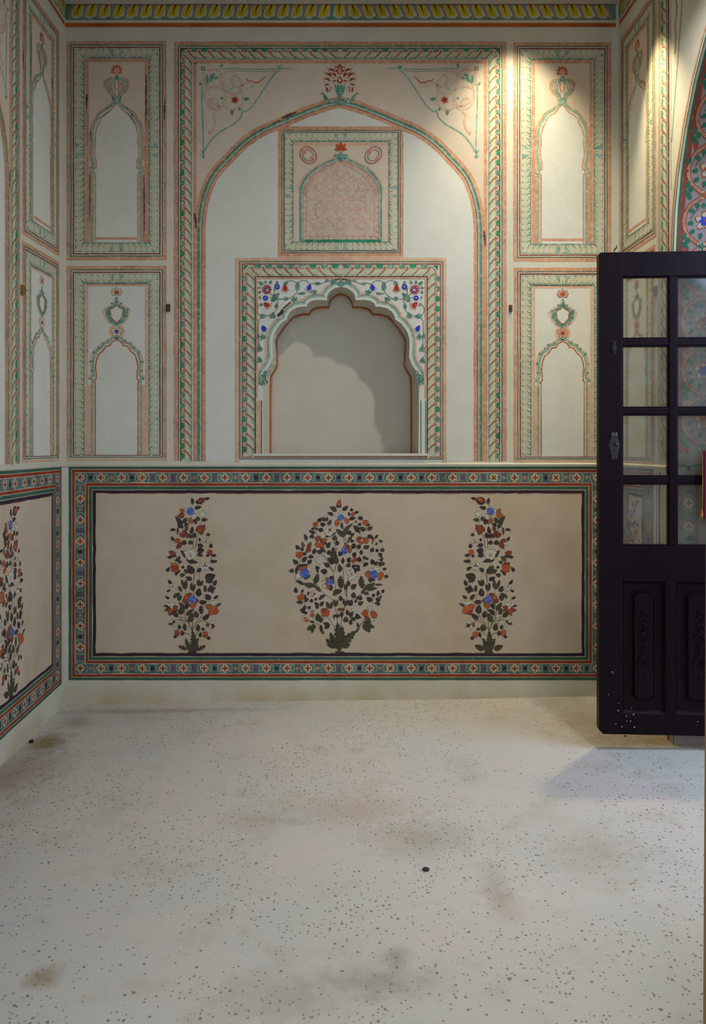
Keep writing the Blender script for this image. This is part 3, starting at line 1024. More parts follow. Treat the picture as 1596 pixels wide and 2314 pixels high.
def spandrel(surf, cx, sg, dy, root):
    """scrolling knot inside a curved triangle; drawn for the left corner in photo pixels, mirrored for the right"""
    tf = lambda x, y: (cx + (x - 768) * (-sg), y + dy)
    p = Paint(surf, tf)
    G = lambda pts, w_, m_, l_=4: (p.line(pts, w_ + 1.4, 'teal_l', l_, smooth=5), p.line(pts, w_ * .4, m_, l_ + 1, smooth=5))
    G([(498, 155), (530, 155), (575, 157), (612, 156), (640, 155), (662, 155)], 2.0, 'teal')
    G([(634, 158), (622, 166), (606, 188), (590, 212), (574, 236), (562, 248), (552, 253)], 2.4, 'teal')
    G([(552, 250), (547, 256), (544, 266), (528, 281), (505, 294), (486, 308), (470, 328), (463, 342)], 3.0, 'teal')
    G([(457, 196), (457, 240), (459, 290), (460, 330), (459, 352)], 2.4, 'teal')
    p.line([(520, 160), (600, 162), (625, 160)], .8, 'dkgreen', 5)
    for x, y, a in ((499, 152, -60), (455, 193, -120), (636, 153, 200), (460, 340, 100), (459, 350, 80), (545, 250, -130)):
        a = math.radians(a)
        p.leaf(x, y, x + cos(a) * 9, y + sin(a) * 9, 6, 'teal', 6)
        p.leaf(x, y, x + cos(a + 1.4) * 8, y + sin(a + 1.4) * 8, 5, 'teal_l', 6)
    def R_(pts, w_=2.2):
        q = smooth_pts(pts, 6)
        p.line(q, 4.4, 'brick_l', 4)
        p.line(q, 2.3, 'cream', 5)
    R_([(462, 158), (472, 159), (484, 157), (496, 162), (501, 172), (501, 184), (505, 196), (512, 206), (526, 213), (540, 208), (547, 198), (545, 184), (536, 174), (527, 173), (524, 182), (530, 194), (540, 196), (556, 188), (565, 184), (572, 186)])
    R_([(462, 158), (461, 176), (464, 190), (474, 197), (488, 196), (500, 200), (509, 212), (509, 226), (503, 238), (492, 240), (479, 234), (474, 226), (480, 222), (490, 228), (494, 240), (492, 250), (484, 260), (486, 274), (484, 288), (474, 304)])
    R_([(501, 182), (504, 168), (514, 161), (527, 162), (535, 170)])
    R_([(474, 197), (465, 204), (464, 220), (470, 236), (480, 245), (496, 246), (510, 240)])
    R_([(545, 205), (549, 220), (546, 236), (534, 246), (518, 248), (510, 240), (508, 228)])
    p.line([(572, 186), (584, 187), (594, 178), (602, 172)], 2.4, 'porange', 5, smooth=4, taper=(1.4, .4))
    p.line([(556, 178), (562, 184), (572, 182)], 1.6, 'brick', 5)
    p.line([(566, 190), (570, 198), (576, 193)], 1.0, 'hook', 5)
    p.line([(474, 304), (472, 296)], 1.0, 'brick', 5)
    for (x1, y1, x2, y2, w_) in ((470, 190, 468, 168, 10), (474, 186, 486, 165, 11), (484, 178, 496, 174, 8), (476, 178, 480, 166, 8)):
        p.leaf(x1, y1, x2, y2, w_, 'teal_l', 5)
        p.leaf(x1, y1, x2, y2, w_ * .55, 'teal', 6)
    p.line([(508, 212), (496, 198), (484, 205)], 1.2, 'teal_l', 5)
    p.line([(503, 178), (513, 192), (520, 206)], 1.2, 'teal_l', 5)
    p.leaf(520, 204, 529, 196, 7, 'teal_l', 6)
    p.leaf(498, 222, 506, 222, 6, 'teal', 6)
    p.flower(531, 226, 11, 5, 'pink', 5)
    p.flower(531, 226, 7.5, 6, 'crimson', 7, rot=.3, centre='ink')
    p.leaf(551, 224, 565, 224, 8, 'teal', 6)
    p.leaf(525, 248, 525, 261, 8, 'teal', 6)
    p.rect(455, 151, 463, 159, 'ink', 5)
    p.rect(456.3, 152.3, 461.7, 157.7, 'teal_l', 6)
    p.build('scroll_knot', root)


bigf = big_frame(back, 393, 1145, wb, 'great pointed arch frame in the middle of the wall, twisted border')

# ------------------------------------------------------------- blind window with painted lattice
p = Paint(back)
p.rect(640, 298, 902, 570, 'cream', 2)
X0, Y0, X1, Y1 = 629, 286, 912, 580
p.frame(X0, Y0, X1, Y1, 8, 'orange', 6)
p.rect(X0 - 0, Y1 - 1, X1, Y1 + 5, 'orange_l', 6)
p.frame(X0 + 7.5, Y0 + 8, X1 - 6.5, Y1 - 8, 2, 'dkgreen', 7)
p.frame(X0 + 9.5, Y0 + 10, X1 - 8.5, Y1 - 10, 2, 'dwhite', 7)
p.frame(X0 + 12, Y0 + 12, X1 - 11, Y1 - 12, 1.6, 'ink', 7)
p.frame(660, 323, 883, 546, 6, 'orange_l', 6, 'TLR')
lat = p.build('lattice_panel', wb, label='square panel over the niche with a painted lattice window')
p = Paint(back)


class Lift(Paint):
    def off(self, layer):
        return super().off(layer) + 0.0014


p = Lift(back)
rope(p, 644, 302, 898, 565, 18, 1, 12.5)
p.build('leaf_border', lat)
cx = 770.7
L = [(681, 546), (681, 433), (685, 417), (694, 401.6), (708, 387), (727, 375), (745.5, 366), (759.7, 360), (cx, 357)]
Ls = smooth_pts(L[1:], 4)
Ls = [L[0]] + Ls
full = Ls + [(2 * cx - x, y) for x, y in reversed(Ls[:-1])]
p = Lift(back)
p.poly(full, 'lilac_l', 3)
insd = lambda k_, d_: [(cx + (x - cx) * k_, y + d_ if y < 500 else y - d_) for x, y in full]
p.line([(cx + (x - cx) * 1.055, y - 4) for x, y in full if y < 540], 3.5, 'orange_l', 3)
# lattice: triangular net with kites around each star, clipped to the arch
inner = [(cx + (x - cx) * .86, (y + 12 if y < 500 else y - 13)) for x, y in full]


def inside(x, y, pl):
    c_ = False
    j_ = len(pl) - 1
    for i_ in range(len(pl)):
        xi, yi = pl[i_]
        xj, yj = pl[j_]
        if (yi > y) != (yj > y) and x < (xj - xi) * (y - yi) / (yj - yi) + xi:
            c_ = not c_
        j_ = i_
    return c_


def clipseg(a, b, pl, m_, w_=2.6):
    N = 14
    run = []
    for i_ in range(N + 1):
        q = (a[0] + (b[0] - a[0]) * i_ / N, a[1] + (b[1] - a[1]) * i_ / N)
        if inside(*q, pl):
            run.append(q)
        else:
            if len(run) > 1:
                p.line([run[0], run[-1]], 4.2, 'brick_l', 4)
                p.line([run[0], run[-1]], 2.0, 'cream', 5)
            run = []
    if len(run) > 1:
        p.line([run[0], run[-1]], 4.2, 'brick_l', 4)
        p.line([run[0], run[-1]], 2.0, 'cream', 5)


PT, RH = 48.6, 44.2
stars = {}
for r in range(-1, 6):
    for q in range(-1, 6):
        x = 675 + q * PT + (PT / 2 if r % 2 else 0) - 1.5
        y = 362.5 + r * RH
        stars[(r, q)] = (x, y)
for (r, q), (x, y) in stars.items():
    clipseg((x, y), (x + PT, y), inner, 'orange')
    clipseg((x, y), (x + PT / 2, y + RH), inner, 'orange')
    clipseg((x, y), (x - PT / 2, y + RH), inner, 'orange')
    for dyy in (1, -1):
        gx, gy = x + PT / 2, y + dyy * RH / 3
        rr = 9.5
        hx = [(gx + cos(pi / 6 + k_ * pi / 3) * rr, gy + sin(pi / 6 + k_ * pi / 3) * rr) for k_ in range(6)]
        ins_ = [inside(*h_, inner) for h_ in hx]
        if all(ins_):
            p.poly(hx, 'lilac_l', 6)
            p.line(hx, 4.2, 'brick_l', 7, closed=True)
            p.line(hx, 2.0, 'cream', 8, closed=True)
        for k_ in range(3):
            a = pi / 2 * dyy * -1 + k_ * 2 * pi / 3
            clipseg((gx + cos(a) * rr, gy + sin(a) * rr), (gx + cos(a) * RH / 3, gy + sin(a) * RH / 3), inner, 'orange')
p.line(inner, 4.0, 'brick_l', 8, closed=True)
p.line(inner, 2.0, 'cream', 9, closed=True)
out2 = [(cx + (x - cx) * .955, (y + 5 if y < 500 else y - 4)) for x, y in full]
p.line(out2, 1.5, 'brick_l', 8, closed=True)
nseg = len(inner)
per = []
for i in range(nseg):
    a, b = inner[i], inner[(i + 1) % nseg]
    c_, d_ = out2[i], out2[(i + 1) % nseg]
    Lg = math.hypot(b[0] - a[0], b[1] - a[1])
    for k_ in range(max(1, int(Lg / 12))):
        t = k_ / max(1, int(Lg / 12))
        per.append(((a[0] + (b[0] - a[0]) * t, a[1] + (b[1] - a[1]) * t), (c_[0] + (d_[0] - c_[0]) * t, c_[1] + (d_[1] - c_[1]) * t)))
for a, b in per[::1]:
    p.line([a, b], 1.5, 'brick_l', 8)
p.build('lattice', lat)
p = Lift(back)
p.line(full, 6.5, 'teal_l', 10)
p.line([(cx + (x - cx) * 1.012, y - .8) for x, y in full], 3, 'teal', 11)
p.line([(681, 544.5), (2 * cx - 681, 544.5)], 5.5, 'emerald', 11)
p.ell(cx, 358, 9, 7, 'teal', 12)
for sg in (-1, 1):
    p.ell(cx + sg * 11, 354, 5, 5, 'teal', 12)
    p.ell(cx + sg * 11, 354, 2.4, 2.4, 'teal_l', 13)
    for a in (0,):
        ox = cx + sg * 73.5
        for rr, rt in ((21, .5), (14, .5)):
            pts = [(ox + sg * (cos(t_) * rr * .8 * cos(.75) - sin(t_) * rr * sin(.75)), 351 + (cos(t_) * rr * .8 * sin(.75) + sin(t_) * rr * cos(.75))) for t_ in [k_ * 2 * pi / 16 for k_ in range(16)]]
            p.line(pts, 2.6, 'pink', 6, closed=True)
            p.line(pts, 1.3, 'brick' if rr > 15 else 'teal', 7, closed=True)
        p.ell(ox - 9, 342, 5, 6, 'pink', 8)
        p.ell(ox + 9, 360, 5, 6, 'pink', 8)
        p.line([(ox - 12, 340), (ox - 6, 346), (ox - 10, 349)], 1.4, 'brick', 9)
        p.line([(ox + 6, 356), (ox + 12, 362), (ox + 6, 364)], 1.4, 'brick', 9)
p.leaf(cx, 360, cx, 342, 12, 'teal', 13)
for a in (-90, -40, -140, 5, 175):
    a = math.radians(a)
    p.leaf(cx, 338, cx + cos(a) * 15, 336 + sin(a) * 17, 8, 'porange', 13)
    p.leaf(cx, 338, cx + cos(a) * 10, 336 + sin(a) * 11, 4, 'brick', 14)
p.build('arch_and_finial', lat)

# ------------------------------------------------------------- niche surround
p = Lift(back)
ring_out = [(578, 626), (965, 626), (965, 1027), (945, 1027)]
sp = [(578, 1027), (578, 626), (966, 626), (966, 1027)] + [q for q in reversed(NF)]
p.poly(sp, 'white', 0)
X0, Y0, X1, Y1 = 532, 583, 1009, 1044
p.frame(X0, Y0, X1, Y1, 8, 'orange_l', 1, 'TLR')
p.line([(542, 1037), (542, 591.5), (1001, 591.5), (1001, 1037), (542, 1037)], 1.8, 'dkgreen', 3)
p.line([(545, 1034.5), (545, 594), (998, 594), (998, 1034.5)], 2.4, 'dwhite', 3)
p.line([(548, 1033), (548, 597), (995.5, 597), (995.5, 1033), (548, 1033)], 2.2, 'brick', 3)
surround = p.build('niche_surround', wb, label='painted rectangular surround of the niche with flower spandrels')
p = Lift(back)
rope(p, 551, 600, 990, 1027, 25, 2, 24, bottom=False)
p.line([(577.3, 1027), (577.3, 625.5), (966, 625.5), (966, 1027)], 2.0, 'ink', 9)
p.line([(580.5, 900), (580.5, 628.5), (962.5, 628.5), (962.5, 900)], 4.5, 'orange', 8)
p.rect(579, 906, 590, 1027, 'orange_l', 8)
p.line([(591.5, 1027), (591.5, 905)], 2.2, 'dkgreen', 9)
p.line([(951.5, 1027), (951.5, 905)], 1.8, 'dkgreen', 9)
p.line([(962, 1027), (962, 905)], 1.4, 'dkgreen', 9)
p.build('twisted_border', surround)


def nsp(sg):
    sc = 7.2545
    tf = lambda x, y: (CN - sg * (540 + x / sc - CN) * -1 if sg > 0 else 2 * CN - (540 + x / sc), 580 + y / sc)
    tf = (lambda x, y: (540 + x / sc, 580 + y / sc)) if sg < 0 else (lambda x, y: (2 * CN - (540 + x / sc), 580 + y / sc))
    p = Lift(back, tf)
    V = lambda pts, w_=9: p.line(pts, w_, 'dkgreen', 9, smooth=5)
    V([(590, 610), (640, 690), (740, 695), (850, 675), (930, 610), (965, 540), (960, 460), (910, 410), (850, 395), (790, 410)])
    V([(965, 500), (990, 420), (1050, 395), (1120, 405), (1170, 450), (1250, 437), (1350, 445), (1420, 420), (1500, 400)])
    V([(640, 690), (635, 780), (610, 880), (540, 950), (460, 970), (380, 980), (320, 930), (305, 860), (340, 790), (380, 780)])
    V([(370, 990), (325, 1060), (320, 1150), (320, 1300), (330, 1400), (335, 1500)])
    V([(500, 590), (560, 640), (580, 600), (590, 540)])
    V([(470, 680), (540, 670)], 7)
    for (x1, y1, x2, y2, w_) in ((400, 470, 325, 405, 48), (440, 450, 440, 385, 44), (505, 450, 540, 390, 40), (372, 510, 298, 512, 40), (368, 575, 312, 598, 40),
                                 (535, 740, 667, 592, 78), (730, 690, 822, 690, 55), (965, 565, 965, 408, 68), (1248, 440, 1350, 446, 46), (345, 975, 465, 980, 66),
                                 (615, 860, 622, 762, 50), (395, 805, 350, 765, 45), (318, 1345, 315, 1255, 44), (800, 405, 735, 480, 55), (1100, 600, 955, 610, 40),
                                 (640, 470, 620, 395, 34), (360, 700, 335, 640, 28), (590, 560, 590, 500, 28), (1420, 400, 1480, 385, 40), (330, 1500, 330, 1420, 30)):
        p.leaf(x1, y1, x2, y2, w_ * 1.12, 'dkgreen', 10)
        p.leaf(x1, y1, x2, y2, w_ * .9, 'teal', 11)
        p.line([(x1, y1), (x2, y2)], 3.5, 'dkgreen', 12)
    # rose
    p.flower(460, 540, 82, 9, 'crimson', 11, wd=.7)
    p.ell(462, 542, 62, 60, 'pink', 13)
    p.flower(465, 545, 60, 7, 'purple', 14, wd=.8)
    p.ell(470, 550, 24, 18, 'pwhite', 17, rot=-.6)
    for x, y, r in ((628, 497, 50), (438, 680, 48)):
        p.flower(x, y, r, 8, 'blue', 11, wd=.6)
        p.ell(x, y, r * .7, r * .7, 'blue', 12)
        p.ell(x, y, r * .25, r * .25, 'pwhite', 14)
    for x, y, c_ in ((1150, 520, 'blue'), (415, 1190, 'blue'), (760, 525, 'crimson'), (465, 800, 'crimson')):
        rot = {1150: .3, 415: -.5, 760: 0, 465: -.8}[x]
        for k_ in range(-2, 3):
            a = pi / 2 + k_ * .5 + rot
            p.leaf(x + cos(a) * 10, y - 10 + sin(a) * 10, x + cos(a) * 82, y - 10 + sin(a) * 82, 36, 'pink' if c_ == 'crimson' else 'pwhite', 11)
            p.line([(x + cos(a) * 50, y - 10 + sin(a) * 50), (x + cos(a) * 82, y - 10 + sin(a) * 82)], 4, c_, 12)
        a = -pi / 2 + rot
        p.leaf(x - cos(a) * 45, y - sin(a) * 45, x + cos(a) * 72, y + sin(a) * 72, 80, c_, 13)
    p.build('spandrel_flowers', surround)
    # green edging that follows the cusps, with leaf sprays and soot
    p = Lift(back)
    E = [(x, y) for x, y in nf if y < 900]
    def offp(pts, d):
        out = []
        for i, (x, y) in enumerate(pts):
            a, b = pts[max(0, i - 1)], pts[min(len(pts) - 1, i + 1)]
            t = Vector((b[0] - a[0], b[1] - a[1])).normalized()
            out.append((x + t.y * d, y - t.x * d))
        return out
    mx = (lambda q: q) if sg < 0 else (lambda q: (2 * CN + 1 - q[0], q[1]))
    p.line([mx(q) for q in offp(E, 3)], 6.5, 'white', 10)
    p.line([mx(q) for q in offp(E, 7.5)], 4.4, 'teal_l', 11)
    p.line([mx(q) for q in offp(E, 10)], 1.6, 'teal', 12)
    p.line([mx(q) for q in offp(E, 14)], 4.0, 'orange_l', 9)
    for (x, y, a) in ((667, 680, -110), (710, 664, -100), (619, 715, -150), (597, 762, -170), (590, 790, 200), (589, 815, 200), (598, 848, 120), (594, 862, 100), (752, 640, -60)):
        a = math.radians(a)
        for da in (-.8, 0, .8):
            q0, q1 = mx((x, y)), mx((x + cos(a + da) * 10, y + sin(a + da) * 10))
            p.leaf(q0[0], q0[1], q1[0], q1[1], 6, 'teal', 13)
            p.line([q0, q1], .7, 'dkgreen', 14)
        q0 = mx((x, y))
        p.ell(q0[0], q0[1], 4.5, 4.5, 'teal', 13)
    for k_, (x, y) in enumerate(((600, 842), (597, 850), (593, 857), (592, 866), (588, 858))):
        q0 = mx((x, y))
        p.ell(q0[0], q0[1], 4.2, 4.2, 'dkgreen', 13)
        p.ell(q0[0], q0[1], 3.2, 3.2, 'teal', 14)
    if sg < 0:
        p.line([(628, 714), (637, 706), (640, 700)], 7, 'smudge', 12, jit=.6)
        p.line([(640, 698), (652, 688), (657, 684)], 3.5, 'smudge', 12, jit=.6)
        for x, y in ((600, 858), (603, 862), (604, 865)):
            p.ell(x, y, 1.8, 2.4, 'smudge', 12)
    p.build('cusp_edging', surround)


nsp(-1)
nsp(1)
p = Lift(back)
p.rect(CN - 3, 628, CN + 3, 648, 'teal', 13)
p.leaf(CN, 645, CN - 11, 640, 7, 'teal', 13)
p.leaf(CN, 645, CN + 12, 640, 7, 'teal', 13)
p.line([(CN - 20, 634), (CN, 631), (CN + 20, 634)], 3, 'smudge', 12)
p.build('apex_leaf', surround)


# ------------------------------------------------------------- painted plants of the dado
def _parse(s):
    out = []
    for ln in s.strip().split(';'):
        ln = ln.strip()
        if ln:
            k_ = ln.split()
            out.append((k_[0], [float(q) for q in k_[1:]]))
    return out


# L leaf green / D leaf dark / A acanthus : base x y tip x y width ;  O orange petal, R rust petal, W white petal ; B blue disc x y r ; S stem x y x y ...
SIDE = _parse("""
S 475 1900 450 1840 430 1790 380 1740 300 1715; S 475 1890 490 1700 500 1500 495 1280 530 1160 570 1100; S 480 1890 540 1780 600 1700 640 1480 600 1420; S 475 1890 390 1720 385 1600 400 1420 370 1300;
S 495 1280 500 1170 460 1060 410 1000; S 490 850 495 700 520 650 590 600; S 520 850 545 700 590 560 600 440; S 370 550 360 620 400 700; S 470 310 490 280 530 260; S 570 1330 575 1250 560 1150;
S 430 1790 380 1770 300 1755 260 1770; S 560 1790 620 1770 670 1790 700 1810; S 440 1950 380 1920 340 1900; S 520 1950 560 1910 600 1890; S 240 980 270 1030 300 1080; S 720 960 715 1000 700 1080; S 320 1720 350 1790 440 1870;
D 480 285 470 200 40; D 520 265 655 210 88; O 545 255 650 210 58; D 635 215 708 203 32; D 505 340 600 318 42; O 375 395 322 338 45; O 385 420 282 435 62; O 450 450 478 540 62; D 500 465 530 548 62;
L 355 555 260 435 52; L 358 590 290 512 44; L 362 528 410 455 50; L 378 568 438 528 42; L 530 452 582 492 50; L 595 490 680 482 42;
W 600 440 570 370 30; W 600 440 620 350 26; W 600 440 670 390 24; W 600 440 640 365 22; W 410 400 380 330 40; W 430 360 410 320 36; W 480 430 530 440 50; W 470 450 520 470 40;
B 455 375 48; D 455 668 480 562 42; D 270 610 190 620 30; R 300 575 288 680 26; W 310 620 350 600 50; R 400 585 425 570 60; R 380 600 430 600 50; R 330 700 370 650 70; R 380 690 440 670 60; R 350 660 420 650 60; L 470 722 425 660 42; D 492 718 512 645 52;
R 590 600 560 550 55; R 590 600 650 600 60; R 590 600 600 680 60; R 590 600 520 620 60; O 590 600 560 640 40; O 590 600 620 580 40; R 620 590 640 540 36; D 680 695 680 650 44; D 240 755 205 698 34;
O 250 740 345 775 56; O 345 785 275 855 52; W 220 800 300 780 30; D 375 808 372 738 58; L 455 802 452 742 58; D 578 762 572 712 28; D 545 800 625 825 48; W 650 755 600 750 36; W 650 755 700 750 40; W 650 755 640 720 34; W 650 755 690 775 30; O 655 740 660 775 26; L 712 848 716 782 44;
D 400 970 330 870 44; D 400 990 560 1025 48; W 460 920 370 900 80; W 460 920 420 860 80; W 460 920 500 860 80; W 460 920 540 910 80; W 460 920 520 980 80; W 460 920 430 1000 80; W 460 920 390 960 70; P 460 930 420 940 40; P 460 920 470 970 40; W 455 915 25 0 0;
D 540 880 635 870 70; D 540 920 620 950 60; O 695 900 660 900 50; O 695 900 700 860 50; O 695 900 740 890 46; O 695 890 700 945 46; D 700 940 650 945 32; D 715 935 792 935 38; D 705 1010 805 1010 40;
R 220 910 180 885 40; R 220 910 240 880 44; R 225 910 275 905 36; R 220 900 220 950 40; D 225 955 155 960 36; D 215 950 285 945 36; L 268 1018 326 945 46; O 310 1095 200 1030 60; O 310 1110 200 1130 60; O 310 1100 195 1080 70; D 150 1148 192 1085 40; D 300 1040 350 1010 34; D 340 1080 380 1100 34; D 260 1150 330 1130 44; D 260 1190 300 1150 30;
L 430 1162 372 1115 50; L 500 1172 418 1060 78; W 640 1070 560 1080 50; W 640 1070 610 1010 50; W 640 1070 690 1020 50; W 640 1070 720 1060 50; W 640 1070 680 1130 50; W 640 1070 600 1140 50; R 640 1070 600 1080 20; R 640 1070 650 1030 20; R 640 1070 680 1080 20; R 640 1070 630 1110 20;
D 538 1145 598 1100 46; D 757 1128 690 1085 38; L 318 1192 392 1180 46; D 478 1252 392 1212 50; L 640 1225 775 1185 90; L 650 1240 745 1282 74; D 752 1328 790 1248 42; A 390 1370 335 1240 60; A 390 1370 405 1240 60; A 375 1360 420 1300 50; A 490 1395 470 1280 60; A 490 1395 520 1300 50; L 565 1332 548 1240 50; L 570 1330 615 1250 36;
D 218 1305 168 1245 36; W 235 1340 180 1310 44; W 235 1340 250 1280 44; W 235 1340 290 1330 44; W 235 1340 200 1390 40; W 235 1340 250 1400 40; O 235 1345 235 1310 28; D 150 1400 205 1370 26; L 345 1400 298 1325 56; A 645 1405 630 1310 60; D 725 1370 670 1400 40; D 725 1370 710 1310 44; D 725 1370 780 1350 44; D 725 1370 740 1425 40; D 725 1370 680 1350 40; D 558 1465 572 1352 66;
L 235 1478 335 1415 66; L 295 1515 345 1445 52; D 190 1492 128 1458 28; D 712 1502 648 1430 62; D 750 1488 812 1445 34; O 430 1500 345 1530 70; O 400 1500 390 1440 60; R 460 1450 400 1440 50; R 450 1440 480 1430 44; R 540 1540 530 1480 50; D 430 1540 400 1630 50; O 490 1540 495 1620 70; R 480 1560 550 1520 44; B 480 1500 50; D 565 1530 670 1530 50;
W 200 1590 130 1520 34; W 210 1590 270 1525 34; W 205 1580 200 1500 30; D 190 1590 105 1575 26; R 230 1620 120 1640 50; R 230 1620 180 1705 50; R 230 1620 300 1585 50; R 230 1620 300 1640 46; O 230 1620 170 1690 26; W 230 1620 200 1580 30;
W 740 1560 680 1510 30; W 740 1560 830 1500 30; W 740 1560 760 1500 30; O 740 1640 645 1565 66; O 740 1640 825 1650 66; O 730 1640 700 1700 66; O 760 1620 800 1590 50; D 785 1590 855 1550 28; L 608 1755 700 1680 54; L 382 1642 305 1532 52; L 335 1695 332 1598 70; L 398 1702 492 1622 50; L 600 1685 594 1565 70; L 540 1738 518 1640 54; L 440 1790 492 1668 90; L 302 1722 212 1660 54;
W 230 1790 190 1760 44; W 240 1800 280 1850 40; D 260 1770 170 1820 56; W 700 1800 780 1770 40; W 700 1810 700 1890 36; R 690 1800 660 1850 44; D 700 1820 770 1850 60; L 392 1902 382 1795 60; D 318 1882 308 1818 42; L 545 1905 548 1808 70; D 352 1965 342 1890 44;
O 290 1920 250 1900 50; O 290 1920 320 1900 50; O 290 1920 290 1975 50; D 262 1995 262 1950 40; D 582 1985 592 1912 36; D 615 1898 615 1855 42; O 645 1940 605 1930 56; O 645 1940 685 1930 56; O 645 1940 650 1990 56; D 685 2015 685 1965 44;
A 475 2110 475 1882 86; A 468 2150 392 1985 72; A 484 2150 566 1985 72; A 470 2180 400 2060 64; A 486 2180 552 2055 64; A 476 2190 476 2050 90; L 408 2140 290 2090 64; L 545 2150 660 2085 64; D 410 2185 545 2185 34
""")

